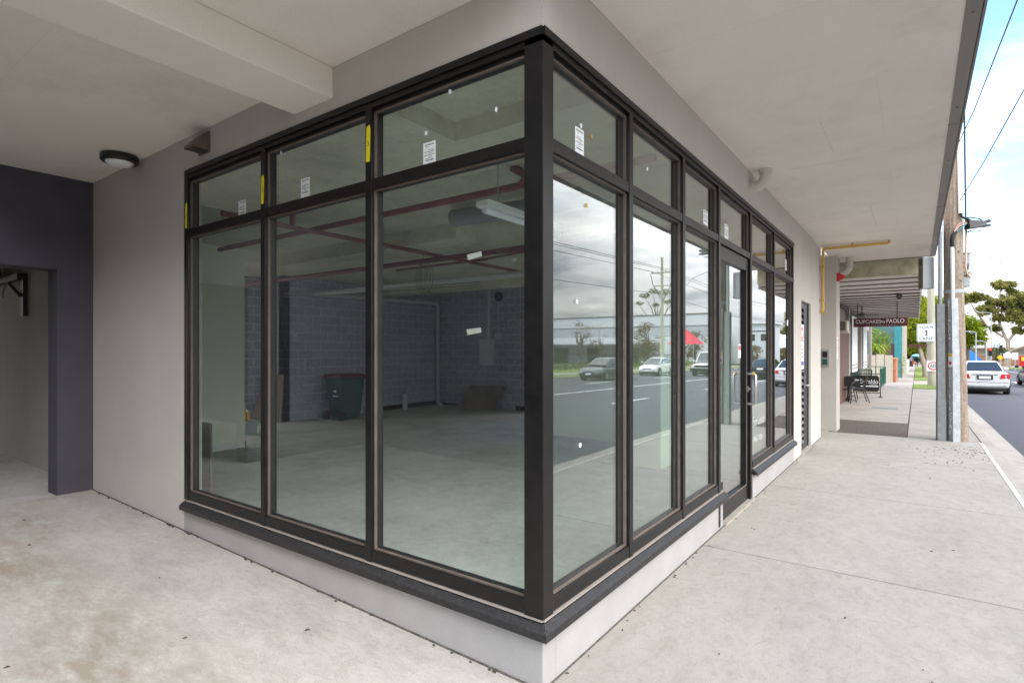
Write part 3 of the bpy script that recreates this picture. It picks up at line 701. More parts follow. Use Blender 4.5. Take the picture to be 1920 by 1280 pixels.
# cork and foam pads left on the glass
pads = [('L', .626, 3.000, 0), ('L', .309, 2.824, 1), ('L', .807, 2.816, 0), ('L', .118, 2.985, 0), ('L', 1.225 + .07, 3.0, 0), ('L', 2.249, 3.009, 1), ('R', .565, 2.788, 1), ('R', .508, 2.393, 0), ('R', .445, 2.808, 0), ('R', 1.359, 2.815, 0), ('R', .40, 1.857, 0), ('R', .435, 1.087, 0), ('R', .12, 2.835, 1), ('R', 6.40, 1.98, 0)]
padlab = ['pale foam pad at the top edge of the transom pane beside the corner post', 'pale diamond foam pad in the upper middle of the transom pane beside the corner post', 'pale foam pad above the notice nearest the corner post', 'pale foam pad tight in the top corner by the dark corner post', 'pale foam pad at top left of the middle driveway transom pane', 'small pale pad high on the middle driveway transom pane', 'tan cork diamond right of the first street notice', 'tan cork block under the first street transom bar', 'pale foam pad just above the first street notice', 'pale foam pad on the second street transom pane', 'pale foam pad in the reflected sky of the first street pane', 'pale foam pad low on the first street pane', 'tan cork chip beside the corner post on the street side', 'white paper tab on the last street pane']
for (s_, u, z, dm), lab in zip(pads, padlab):
    def pd(b):
        q = .011 if lab[:5] != 'white' else .04
        d = -.0436
        if dm:
            pts = [(u, z + q * 1.3), (u + q * .8, z), (u, z - q * 1.3), (u - q * .8, z)]
        else: pts = [(u - q * .8, z + q), (u + q * .8, z + q * 1.1), (u + q * .7, z - q), (u - q * .8, z - q * .9)]
        b.prism([(-p, .0434, r) if s_ == 'L' else (-.0434, p, r) for p, r in pts], (0, -.004, 0) if s_ == 'L' else (.004, 0, 0))
    one('glass_pad', M['yellow'] if lab.startswith('tan') else M['paper'], pd, lab, 'glass pad', 'small pads stuck to the panes')
for (x, z, lab) in ((-.458, 2.093, 'upper pale tape piece stuck on the big corner window'), (-.462, 1.697, 'lower pale tape piece stuck on the big corner window')):
    one('tape_piece', mat('pale_green_tape', (0.30, 0.33, 0.28), 0.7, 0.05, 9), lambda b: b.prism([(x - .048, .0435, z + .012), (x + .05, .0435, z + .02), (x + .055, .0435, z - .006), (x - .04, .0435, z - .018)], (0, -.001, 0)), lab, 'tape', 'pale tape pieces on the corner window')
# lettering on pane 5 and the small red sticker on the door glass
t = thing('window_lettering', 'faint white For Lease lettering low on the pane right of the glass door', 'lettering', (-.0435, 4.5, .75))
text_mesh('For Lease', .56, .11, (-.0425, 4.64, .80), FACE_E, M['faint'], 'lettering', t, .0004)
text_mesh('9467', .23, .075, (-.0425, 4.48, .60), FACE_E, M['faint'], 'lettering', t, .0004)
text_mesh('666', .18, .075, (-.0425, 4.73, .60), FACE_E, M['faint'], 'lettering', t, .0004)
t = thing('door_sticker', 'small red and white sticker on the glass door above its handle', 'sticker', (-.044, 3.78, 1.55))
P('sheet', M['paper'], lambda b: b.box(-.0455, -.044, 3.74, 3.83, 1.52, 1.66), parent=t)
P('red_print', M['red'], lambda b: b.box(-.0439, -.0434, 3.75, 3.82, 1.60, 1.645), parent=t)
one('cable_tie', M['yellow'], lambda b: b.tube([(.03, 4.0, 1.35), (.052, 4.0, 1.35)], .019, 10), 'yellow tape wrapped round the top of the door handle', 'tape')
# bulkhead lamp
t = thing('bulkhead_lamp', 'round black bulkhead lamp with white diffuser under the left soffit', 'lamp', (-4.55, -.17, 3.40))
P('housing', M['black'], lambda b: b.lathe([(0, 0), (.135, 0), (.15, -.012), (.15, -.055), (.142, -.066), (.115, -.068), (.110, -.06)], (-4.55, -.17, 3.40), n=40), parent=t)
P('diffuser', M['diffuser'], lambda b: b.lathe([(.113, -.062), (.108, -.075), (.085, -.092), (.05, -.102), (0, -.105)], (-4.55, -.17, 3.40), n=40), parent=t)
# vent cowl
t = thing('vent_cowl', 'brown metal vent cowl on the wall above the leftmost window', 'vent', (-3.28, 0, 3.2))
P('backplate', M['ventbrown'], lambda b: b.box(-3.37, -3.19, -.012, 0, 3.20, 3.365), parent=t)
P('hood', M['ventbrown'], lambda b: (b.prism([(-3.355, -.0125, 3.345), (-3.355, -.035, 3.345), (-3.355, -.13, 3.235), (-3.355, -.13, 3.215), (-3.355, -.0125, 3.215)], (.006, 0, 0)),
    b.prism([(-3.211, -.0125, 3.345), (-3.211, -.035, 3.345), (-3.211, -.13, 3.235), (-3.211, -.13, 3.215), (-3.211, -.0125, 3.215)], (.006, 0, 0)),
    b.hexa([(-3.3489, -.035, 3.338), (-3.2111, -.035, 3.338), (-3.3489, -.13, 3.228), (-3.2111, -.13, 3.228), (-3.3489, -.035, 3.345), (-3.2111, -.035, 3.345), (-3.3489, -.13, 3.235), (-3.2111, -.13, 3.235)]),
    b.box(-3.3489, -3.2111, -.13, -.124, 3.215, 3.2279), b.box(-3.3489, -3.2111, -.0349, -.0126, 3.338, 3.345)), parent=t)
# bracket in the doorway
t = thing('door_opener_bracket', 'black steel angle bracket high on the grey wall inside the left doorway', 'bracket', (-8.2, -.05, 2.05))
P('upright', M['blacksteel'], lambda b: b.box(-8.26, -8.14, -.05, -.003, 2.05, 2.62), parent=t)
P('arm', M['blacksteel'], lambda b: b.box(-9.6, -8.14, -.11, -.051, 2.53, 2.61), parent=t)
P('brace', M['blacksteel'], lambda b: b.tube([(-8.2, -.07, 2.32), (-8.75, -.08, 2.54)], .022, 6), parent=t)
P('motor', M['blacksteel'], lambda b: b.box(-10.2, -8.9, -.32, -.12, 2.60, 2.78), parent=t)
P('track', M['blacksteel'], lambda b: b.tube([(-10.0, -.2, 2.72), (-6.3, -.45, 2.60)], .03, 6), parent=t)
P('loose_wire', M['caulk'], lambda b: b.tube([(-8.7, -.09, 2.55), (-8.78, -.1, 2.46), (-8.9, -.1, 2.38), (-8.84, -.1, 2.32)], .008, 5), parent=t)
# overflow pipe elbow through the header
def arc(c, r, a0, a1, ax, ay, n=10):
    c = Vector(c); ax = Vector(ax); ay = Vector(ay)
    return [c + r * (math.cos(a0 + (a1 - a0) * k / n) * ax + math.sin(a0 + (a1 - a0) * k / n) * ay) for k in range(n + 1)]
t = thing('drain_elbow', 'cream plastic pipe elbow where the soffit meets the wall over the windows', 'pipe', (.0, 4.0, 3.3))
P('elbow', M['pvc'], lambda b: b.tube([(.0, 4.05, 3.31), (.03, 4.05, 3.31)] + [Vector(p) for p in arc((.03, 4.05, 3.43), .12, -PI / 2, 0, (1, 0, 0), (0, 0, 1))] + [(.15, 4.05, 3.482)], .055, 18), parent=t)
P('collar', M['pvc'], lambda b: (b.tube([(.0, 4.05, 3.31), (.045, 4.05, 3.31)], .064, 18), b.tube([(.15, 4.05, 3.435), (.15, 4.05, 3.481)], .064, 18)), parent=t)
t = thing('drain_elbow', 'cream plastic pipe elbow on the end pier above the red alarm', 'pipe', (.13, 10.9, 3.2))
P('elbow', M['pvc'], lambda b: b.tube([(.13, 11.0, 3.16), (.16, 11.0, 3.16)] + [Vector(p) for p in arc((.16, 11.0, 3.32), .16, -PI / 2, 0, (1, 0, 0), (0, 0, 1))] + [(.32, 11.0, 3.48)], .065, 16), parent=t)
P('collar', M['pvc'], lambda b: (b.tube([(.13, 11.0, 3.16), (.185, 11.0, 3.16)], .076, 16)), parent=t)
# yellow gas pipe
t = thing('gas_pipe', 'yellow gas pipe running down the wall and along the soffit', 'pipe', (.03, 9.3, 2.29))
P('pipe', M['yellowpipe'], lambda b: (b.tube([(.005, 9.32, 2.29), (.05, 9.32, 2.29), (.05, 9.32, 2.32), (.05, 9.32, 3.40), (.06, 9.32, 3.425), (.09, 9.32, 3.435), (1.03, 9.32, 3.435), (1.045, 9.32, 3.45), (1.045, 9.32, 3.48)], .022, 10),), parent=t)
P('pipe', M['yellowpipe'], lambda b: (b.tube([(.005, 9.24, 2.30), (.05, 9.24, 2.30), (.05, 9.24, 2.33), (.05, 9.24, 3.38), (.06, 9.24, 3.425), (.09, 9.24, 3.435), (1.0, 9.24, 3.435)], .014, 8),), parent=t)
P('pipe_clip', M['yellowpipe'], lambda b: (b.box(.0, .078, 9.215, 9.345, 2.5, 2.52), b.box(.0, .078, 9.215, 9.345, 3.1, 3.12), b.box(.5, .52, 9.215, 9.345, 3.41, 3.481)), parent=t)
# alarm, intercom, red notice, door sign
t = thing('fire_alarm_sounder', 'red fire alarm sounder high on the end pier', 'alarm', (.13, 10.68, 3.05))
P('base', M['red'], lambda b: b.box(.13, .19, 10.61, 10.77, 2.98, 3.14), parent=t, bevel=.01)
P('strobe', M['red'], lambda b: b.lathe([(.06, 0), (.058, .03), (.04, .05), (.03, .08), (0, .085)], (.19, 10.69, 3.06), (1, 0, 0), 16), parent=t)
t = thing('intercom_panel', 'stainless intercom panel with two dark screens on the end pier', 'intercom', (-.06, 10.6, 1.4))
P('plate', M['steel'], lambda b: b.box(-.13, 0.005, 10.57, 10.5995, 1.27, 1.60), parent=t, bevel=.003)
P('screen', M['black'], lambda b: b.box(-.115, -.025, 10.566, 10.5695, 1.45, 1.57), parent=t)
P('screen', M['green'], lambda b: b.box(-.115, -.025, 10.566, 10.5695, 1.30, 1.42), parent=t)
t = thing('hydrant_notice', 'small red bordered white notice on the face of the end pier', 'notice', (.131, 10.75, 1.6))
P('sheet', M['paper'], lambda b: b.box(.1305, .132, 10.66, 10.86, 1.42, 1.86), parent=t)
P('red_border', M['red'], lambda b: [b.box(.1321, .1326, *q) for q in ((10.69, 10.71, 1.62, 1.82), (10.81, 10.83, 1.62, 1.82), (10.7101, 10.8099, 1.62, 1.64), (10.7101, 10.8099, 1.80, 1.82), (10.69, 10.83, 1.57, 1.59), (10.69, 10.83, 1.53, 1.545), (10.69, 10.83, 1.44, 1.452))], parent=t)
t = thing('warning_sign', 'white danger sign with red symbol on the louvre door', 'sign', (-.026, 7.5, 1.6))
P('sheet', M['paper'], lambda b: b.box(-.026, -.023, 7.36, 7.66, 1.30, 2.0), parent=t)
P('red_symbol', M['red'], lambda b: (b.lathe([(.062, 0), (.10, 0), (.10, .001), (.062, .001)], (-.0228, 7.51, 1.86), (1, 0, 0), 20, smooth=False)), parent=t)
P('print', M['ink'], lambda b: [b.box(-.0229, -.0224, 7.42, 7.42 + w, z, z + .018) for w, z in ((.18, 1.74), (.12, 1.66), (.16, 1.6), (.15, 1.54), (.17, 1.48))], parent=t)
P('blue_panel', M['bluemark'], lambda b: b.box(-.0229, -.0224, 7.38, 7.64, 1.36, 1.42), parent=t)

# ------------------------------------------------------------------ things inside the shop
def bin_():
    t = thing('wheelie_bin', 'dark green wheelie bin with red lid against the block wall inside', 'bin', (-9.35, 6.0, 0))
    cx, cy = -9.35, 6.0
    P('body', M['bingreen'], lambda b: b.loft([[(cx - w, cy - d + s, z), (cx + w, cy - d + s, z), (cx + w, cy + d, z), (cx - w, cy + d, z)] for w, d, s, z in ((.22, .24, .05, .04), (.25, .27, .03, .2), (.285, .33, 0, .93), (.31, .355, 0, .935), (.31, .355, 0, .98))], smooth=False), parent=t, bevel=.012)
    P('lid', M['binred'], lambda b: b.loft([[(cx - w, cy - d, z), (cx + w, cy - d, z), (cx + w, cy + d, z), (cx - w, cy + d, z)] for w, d, z in ((.315, .37, .982), (.32, .38, 1.0), (.29, .34, 1.04), (.2, .24, 1.06))], smooth=False), parent=t, bevel=.008)
    for s in (-1, 1): P('wheel', M['tyre'], lambda b: b.tube([(cx + s * .24, cy - .30, .10), (cx + s * .30, cy - .30, .10)], .10, 18), parent=t)
    P('handle_bar', M['bingreen'], lambda b: b.tube([(cx - .25, cy + .39, .97), (cx + .25, cy + .39, .97)], .016, 8), parent=t)
    P('council_mark', M['paper'], lambda b: (b.prism([(cx + .10, cy - .338, .70), (cx + .14, cy - .338, .66), (cx + .10, cy - .338, .62), (cx + .10, cy - .338, .645), (cx + .03, cy - .338, .645), (cx + .03, cy - .338, .675), (cx + .10, cy - .338, .675)], (0, -.003, 0)), b.box(cx + .0, cx + .2, cy - .335, cy - .331, .54, .56)), parent=t)
    for o in [t]:
        o.rotation_euler = (0, 0, 0)
bin_()
t = thing('tool_tub', 'pale grey plastic tub of mustard tools beside the plaster partition', 'tub', (-8.95, 3.45, 0))
P('tub', M['tub'], lambda b: b.loft([[(-8.95 - w, 3.45 - d, z), (-8.95 + w, 3.45 - d, z), (-8.95 + w, 3.45 + d, z), (-8.95 - w, 3.45 + d, z)] for w, d, z in ((.14, .1, .0), (.17, .12, .22), (.185, .135, .225), (.185, .135, .245))], smooth=False), parent=t, bevel=.006)
P('hose_tool', M['yellow'], lambda b: (b.tube([(-9.05, 3.45, .18), (-9.03, 3.45, .40), (-8.95, 3.44, .44), (-8.88, 3.43, .42), (-8.84, 3.42, .25)], .025, 8), b.box(-9.09, -8.97, 3.42, 3.5, .24, .38)), parent=t)
one('fibreboard_sheet', M['boardbrown'], lambda b: b.box(-5.7, -4.80, .77, .79, 0.0, .80), 'brown board standing on edge behind the leftmost window', 'board', 'loose boards inside the shop')
one('fibreboard_sheet', M['boardbrown'], lambda b: b.hexa([(-10.55, 4.35, 0), (-9.95, 4.75, 0), (-10.56, 4.37, 0), (-9.96, 4.77, 0), (-10.55, 4.75, 1.05), (-9.95, 4.82, 1.05), (-10.56, 4.77, 1.05), (-9.96, 4.838, 1.05)]), 'tall brown board leaning at the end of the block wall left of the bin', 'board', 'loose boards inside the shop')
one('fibreboard_sheet', M['boardbrown'], lambda b: b.hexa([(-8.85, 9.42, 0), (-7.6, 9.42, 0), (-8.85, 9.44, 0), (-7.6, 9.44, 0), (-8.75, 9.8, .62), (-7.55, 9.8, .62), (-8.75, 9.82, .62), (-7.55, 9.82, .62)]), 'low brown board leaning on the back block wall below the electrical box', 'board', 'loose boards inside the shop')
t = thing('electrical_box', 'grey electrical box on the back block wall', 'electrical box', (-8.13, 9.84, 1.2))
P('case', M['pvcgrey'], lambda b: b.box(-8.36, -7.9, 9.72, 9.839, 1.19, 1.90), parent=t, bevel=.01)
P('door', M['pvcgrey'], lambda b: b.box(-8.32, -7.94, 9.705, 9.719, 1.24, 1.86), parent=t, bevel=.004)
P('conduit', M['pvcgrey'], lambda b: b.tube([(-8.08, 9.79, 1.9), (-8.08, 9.79, 3.26)], .045, 10), parent=t)
t = thing('isolator_switch', 'small grey switch box with drop cord right of the electrical box', 'switch box', (-7.75, 9.84, 1.9))
P('case', M['pvcgrey'], lambda b: b.box(-7.85, -7.68, 9.77, 9.839, 1.88, 2.06), parent=t, bevel=.006)
P('cord', M['pvcgrey'], lambda b: b.tube([(-7.76, 9.8, 2.06), (-7.76, 9.81, 3.05)], .012, 6), parent=t)
P('fan_outlet', M['black'], lambda b: b.lathe([(0, 0), (.13, 0), (.13, .05), (.09, .06), (0, .04)], (-7.76, 9.839, 3.05), (0, -1, 0), 18), parent=t)
one('sprinkler_pipe', M['redpipe'], lambda b: (b.tube([(-4.42, .7, 3.02), (-4.42, 9.0, 3.02)], .028, 10), b.box(-4.46, -4.38, 1.5, 1.53, 3.0, 3.26)), 'red sprinkler pipe running from front to back under the concrete ceiling', 'pipe', 'red sprinkler pipes')
one('sprinkler_pipe', M['maroonpipe'], lambda b: b.tube([(-10, 3.9, 2.96), (-.2, 3.9, 2.96)], .04, 10), 'dark maroon sprinkler pipe crossing below the concrete beam', 'pipe', 'red sprinkler pipes')
one('sprinkler_pipe', M['redpipe'], lambda b: (b.tube([(-6.9, 1.9, 3.08), (-.2, 1.9, 3.08)], .033, 10), b.tube([(-1.45, 1.9, 3.08), (-1.40, 1.9, 3.16), (-1.55, 1.9, 3.26)], .04, 8)), 'thick red sprinkler pipe nearest the glass under the ceiling', 'pipe', 'red sprinkler pipes')
one('sprinkler_pipe', M['maroonpipe'], lambda b: b.tube([(-6.5, 5.0, 3.1), (-4.4, 5.0, 3.1), (-3.4, 5.0, 3.16), (-2.6, 5.0, 3.18)], .02, 8), 'thin maroon pipe stub with a sprinkler branch', 'pipe', 'red sprinkler pipes')
one('smoke_detector', M['white'], lambda b: b.lathe([(0, 0), (.05, 0), (.055, -.03), (.03, -.05), (0, -.05)], (-3.75, 4.95, 3.06), n=16) or b.tube([(-3.75, 4.95, 3.06), (-3.75, 4.95, 3.26)], .008, 6), 'small white detector hanging under the concrete ceiling', 'detector')
t = thing('waste_pipe', 'grey waste pipe along the ceiling and down the back corner', 'pipe', (-9.9, 9.7, 0))
P('long_run', M['pvcgrey'], lambda b: b.tube([(-9.9, 5.6, 2.9), (-.2, 5.6, 2.9)], .055, 12), parent=t)
P('side_run', M['pvcgrey'], lambda b: b.tube([(-9.9, 5.6, 2.9), (-9.9, 9.55, 2.97), (-9.9, 9.68, 2.9)], .055, 12), parent=t)
P('down_pipe', M['pvcgrey'], lambda b: b.tube([(-9.9, 9.68, 2.92), (-9.9, 9.68, .12), (-9.8, 9.6, .07), (-9.4, 9.3, .05)], .06, 12), parent=t)
one('pipe_stub', M['pvcgrey'], lambda b: b.tube([(-9.8, 8.3, 0), (-9.8, 8.3, .42)], .07, 12), 'short grey pipe stub rising from the floor near the back corner', 'pipe')
t = thing('batten_light', 'white fluorescent batten light hanging under the shop ceiling', 'light', (-1.49, 2.0, 2.75))
P('body', M['white'], lambda b: b.box(-1.56, -1.42, 1.38, 2.65, 2.79, 2.845), parent=t, bevel=.01)
P('tube', M['diffuser'], lambda b: b.tube([(-1.49, 1.41, 2.765), (-1.49, 2.62, 2.765)], .028, 10), parent=t)
P('hanger', M['steel'], lambda b: b.tube([(-1.49, 1.6, 2.84), (-1.49, 1.6, 3.26)], .006, 6), parent=t)
P('hanger', M['steel'], lambda b: b.tube([(-1.49, 2.4, 2.84), (-1.49, 2.4, 3.26)], .006, 6), parent=t)
one('air_duct', M['greybox'], lambda b: b.tube([(-2.9, 2.6, 3.12), (-2.3, 2.62, 3.1), (-1.7, 2.64, 3.08), (-.9, 2.5, 3.1)], .10, 16), 'grey round air duct crossing above the batten light', 'duct')
def loop(b):
    for k in range(4):
        a = .05 + .025 * k; pts = []
        for i in range(17):
            th = PI * 2 * i / 16
            pts.append((-5.0 + a * math.sin(th) * (1 + .2 * k), 4.2 + .01 * k, 2.86 - .03 * k + (.17 + .03 * k) * math.cos(th)))
        b.tube(pts, .006, 5)
    b.tube([(-5.0, 4.2, 3.0), (-5.0, 4.2, 3.26)], .007, 5)
one('cable_coil', M['caulk'], loop, 'coil of white cable hanging from the concrete ceiling', 'cable')
def cat(b):
    for dz, dy in ((0, 0), (-.05, .1)):
        b.tube([(-10.5, 4.6 + dy, 2.86 + dz), (-9, 4.62 + dy, 2.78 + dz), (-7.5, 4.66 + dy, 2.74 + dz), (-6.5, 4.9 + dy, 2.76 + dz), (-4.8, 5.4, 2.8 + dz)], .007, 5)
one('slack_cables', M['caulk'], cat, 'two slack pale cables sagging across the back of the shop', 'cable')

# ------------------------------------------------------------------ utility pole at the kerb
def at(dr, dd, z, base=(1.985, 10.40)):      # offset along the kerbside (dr, rightwards) and away (dd)
    return (base[0] + dr * .809 - dd * .588, base[1] + dr * .588 + dd * .809, z)
UP = thing('utility_pole', 'weathered brown timber utility pole with conduits standing at the kerb by the canopy', 'utility pole', (1.985, 10.40, 0))
P('pole', M['timber'], lambda b: b.tube([at(.02, 0, -.3), at(.02, 0, 0), at(.01, 0, .4), at(0, 0, 1.2), at(-.03, 0, 2.6), at(-.05, 0, 4.2), at(-.07, 0, 9.0)], [.18, .175, .165, .155, .143, .135, .11], 24), parent=UP)
def chan(b, dr0, dd, dr1, z0, z1, w, d, rz):
    for (p0, p1) in ((0, 1),):
        R2 = Matrix.Rotation(rz, 2)
        secs = []
        for q in range(2):
            z = z0 if q == 0 else z1; dr = dr0 if q == 0 else dr1
            c = at(dr, dd, z); sec = []
            for (ux, uy) in ((-w, -d), (w, -d), (w, d), (-w, d)):
                v = R2 @ Vector((ux, uy)); sec.append((c[0] + v.x, c[1] + v.y, z))
            secs.append(sec)
        b.loft(secs, smooth=False)
def chan1(b): chan(b, -.27, -.02, -.285, 0, 2.41, .055, .045, .3); b.box(*[0] * 6) if False else None
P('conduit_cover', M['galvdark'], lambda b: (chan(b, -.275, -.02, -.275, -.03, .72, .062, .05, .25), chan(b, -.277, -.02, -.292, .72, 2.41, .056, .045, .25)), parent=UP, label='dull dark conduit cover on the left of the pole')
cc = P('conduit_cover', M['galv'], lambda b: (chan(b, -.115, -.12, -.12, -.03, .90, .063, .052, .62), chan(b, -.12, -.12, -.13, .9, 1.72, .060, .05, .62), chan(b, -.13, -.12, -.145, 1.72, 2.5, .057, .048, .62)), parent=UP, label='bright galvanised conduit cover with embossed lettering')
def emb(word, z0, z1, dr, nm='embossed_letter'):
    rz = .62; n = len(word)
    c = at(dr, -.12, 0)
    nx, ny = -math.cos(rz), -math.sin(rz)         # outward normal of the (-w) face
    px, py = c[0] + nx * .0645, c[1] + ny * .0645
    text_mesh('\n'.join(word), .06, z1 - z0, (px, py, (z0 + z1) / 2), (PI / 2, 0, rz - PI / 2), M['paper'], nm, cc, .002)
emb('ELECTRICITY', 1.78, 2.46, -.1385); emb('ELECTRICITY', .95, 1.25, -.124); emb('ELECTRI', .12, .82, -.117)
def sticker(b, mi=0):
    rz = .62; c = at(-.127, -.12, 0); n = Vector((-math.cos(rz), -math.sin(rz), 0)); t = Vector((-math.sin(rz), math.cos(rz), 0)); p = Vector((c[0], c[1], 0)) + n * .0605
    return p, n, t
sp, sn, stt = sticker(None)
def stq(b, a0, a1, z0, z1, e):
    q = [sp + stt * a0 + Vector((0, 0, z0)), sp + stt * a1 + Vector((0, 0, z0)), sp + stt * a1 + Vector((0, 0, z1)), sp + stt * a0 + Vector((0, 0, z1))]
    b.prism([v + sn * e for v in q], sn * .001)
s1 = P('warning_sticker', M['paper'], lambda b: stq(b, -.045, .045, 1.30, 1.54, .0005), parent=UP)
P('yellow_band', M['yellowsign'], lambda b: (stq(b, -.045, .045, 1.49, 1.53, .0017),), parent=s1)
P('red_mark', M['red'], lambda b: (stq(b, -.025, .025, 1.345, 1.40, .0017),), parent=s1)
P('conduit', M['white'], lambda b: b.tube([at(-.15, -.13, 2.4), at(-.165, -.13, 3.40)], .03, 12), parent=UP)
P('conduit', M['greybox'], lambda b: b.tube([at(-.29, -.02, 2.35), at(-.29, -.02, 3.4), at(-.25, .02, 3.7)], .03, 10), parent=UP)
P('conduit', M['white'], lambda b: b.tube([at(-.04, -.16, 3.98), at(-.05, -.15, 4.8), at(-.07, -.13, 8.5)], .033, 12), parent=UP)
P('conduit', M['wire'], lambda b: b.tube([at(.09, -.11, 3.9), at(.075, -.11, 5), at(.05, -.1, 8.5)], .012, 8), parent=UP)
P('black_cable', M['wire'], lambda b: b.tube([at(-.16, -.13, 3.38), at(-.175, -.14, 3.5), at(-.17, -.15, 3.6), at(-.12, -.15, 3.66)], .03, 8), parent=UP)
P('black_cable', M['wire'], lambda b: (b.tube([at(-.04, -.16, 4.0), at(-.03, -.17, 3.92), at(.04, -.18, 3.88), at(.12, -.17, 3.86)], .02, 8), b.tube([at(.0, -.18, 3.9), at(.1, -.2, 3.9), at(.25, -.2, 3.88), at(.32, -.19, 3.84)], .01, 6)), parent=UP)
P('pink_wire', mat('pink_wire', (0.6, 0.33, 0.27), 0.5, .1, 6), lambda b: (b.tube([at(-.15, -.15, 3.65), at(-.08, -.17, 3.75), at(.02, -.17, 3.80), at(.12, -.17, 3.80)], .011, 6), b.tube([at(-.15, -.16, 3.66), at(-.1, -.17, 3.77), at(-.02, -.17, 3.82), at(.1, -.17, 3.82)], .009, 6)), parent=UP)
P('teal_wire', M['teal'], lambda b: b.tube([at(-.14, -.16, 3.64), at(-.05, -.18, 3.72), at(.04, -.18, 3.79), at(.14, -.17, 3.81)], .012, 6), parent=UP)
P('pole_band', M['galv'], lambda b: b.tube([at(-.03, 0, 2.60), at(-.031, 0, 2.665)], .1465, 24), parent=UP)
P('bolt', M['galvdark'], lambda b: (b.lathe([(0, .012), (.02, .01), (.025, 0)], at(-.02, -.141, 2.82), (.588, -.809, 0), 10), b.lathe([(0, .012), (.014, .01), (.018, 0)], at(-.05, -.14, 3.32), (.588, -.809, 0), 10)), parent=UP)
P('cable_loop', mat('pale_orange_cable', (0.62, 0.42, 0.30), 0.5, .1, 5), lambda b: b.tube([at(.10, -.10, 3.9), at(.10, -.11, 3.5), at(.075, -.13, 3.2), at(.07, -.13, 3.05), at(.09, -.14, 2.93), at(.14, -.14, 2.87), at(.18, -.13, 2.9), at(.2, -.1, 2.97)], .016, 8), parent=UP)
t = thing('junction_box', 'black cable junction box jutting from the utility pole', 'junction box', at(.25, -.17, 3.75))
P('body', M['black'], lambda b: b.hexa([at(.06, -.24, 3.70), at(.36, -.24, 3.745), at(.06, -.10, 3.70), at(.36, -.10, 3.745), at(.06, -.22, 3.86), at(.36, -.22, 3.84), at(.06, -.12, 3.86), at(.36, -.12, 3.84)]), parent=t, bevel=.012)
P('end_clamp', M['black'], lambda b: (b.hexa([at(.361, -.22, 3.74), at(.44, -.22, 3.75), at(.361, -.12, 3.74), at(.44, -.12, 3.75), at(.361, -.22, 3.78), at(.44, -.22, 3.78), at(.361, -.12, 3.78), at(.44, -.12, 3.78)]), b.hexa([at(.361, -.22, 3.80), at(.45, -.22, 3.82), at(.361, -.12, 3.80), at(.45, -.12, 3.82), at(.361, -.22, 3.835), at(.42, -.22, 3.87), at(.361, -.12, 3.835), at(.42, -.12, 3.87)])), parent=t)
P('under_bracket', M['black'], lambda b: (b.tube([at(.05, -.17, 3.66), at(.3, -.17, 3.67), at(.31, -.17, 3.70)], .008, 6), b.tube([at(.08, -.17, 3.64), at(.14, -.17, 3.69)], .007, 6)), parent=t)
t = thing('meter_box', 'grey metal meter box with vent slots left of the utility pole', 'meter box', at(-.42, .1, 2.67))
def mbx(b, dr0, dr1, dd0, dd1, z0, z1): b.hexa([at(dr0, dd0, z0), at(dr1, dd0, z0), at(dr0, dd1, z0), at(dr1, dd1, z0), at(dr0, dd0, z1), at(dr1, dd0, z1), at(dr0, dd1, z1), at(dr1, dd1, z1)])
P('case', M['greybox'], lambda b: mbx(b, -.50, -.305, .10, .22, 2.70, 3.26), parent=t, bevel=.008)
P('front_panel', M['ventbrown'], lambda b: mbx(b, -.506, -.5005, .108, .212, 2.71, 3.25), parent=t)
P('vent_slots', M['black'], lambda b: [mbx(b, -.510, -.5065, .125, .19, 3.12 + .025 * k, 3.132 + .025 * k) for k in range(4)], parent=t)
t = thing('transformer_box', 'grey cylindrical switch housing with flap on the road side of the pole', 'switch housing', at(.22, .1, 2.74))
P('case', M['greybox'], lambda b: mbx(b, .10, .245, -.02, .22, 2.72, 3.30), parent=t, bevel=.02)
P('rim', M['greybox'], lambda b: mbx(b, .09, .26, -.035, .235, 3.302, 3.33), parent=t, bevel=.006)
P('flap', M['galv'], lambda b: b.hexa([at(.17, -.06, 2.97), at(.25, -.06, 2.97), at(.17, -.05, 2.97), at(.25, -.05, 2.97), at(.20, -.06, 3.14), at(.27, -.06, 3.14), at(.20, -.05, 3.14), at(.27, -.05, 3.14)]), parent=t)
P('terminals', M['black'], lambda b: [mbx(b, .125, .155, -.02, -.001, z, z + .03) for z in (2.95, 3.05, 3.12)] + [mbx(b, .13, .22, -.03, -.001, 2.90, 2.93)], parent=t)
one('overhead_wire', M['wire'], lambda b: b.tube([at(0, 0, 5.15), (2.06, 7.5, 4.85), (2.15, 4.5, 4.72), (2.28, 0, 4.60), (2.4, -6, 4.6)], .006, 6), 'upper black service wire running from the pole past the canopy', 'wire', 'overhead service wires')
one('overhead_wire', M['wire'], lambda b: b.tube([at(.05, 0, 4.20), (2.2, 8.2, 4.28), (2.37, 5.9, 4.42), (2.75, 0, 4.75), (3.1, -6, 5.2)], .006, 6), 'lower black service wire nearest the road at the pole', 'wire', 'overhead service wires')

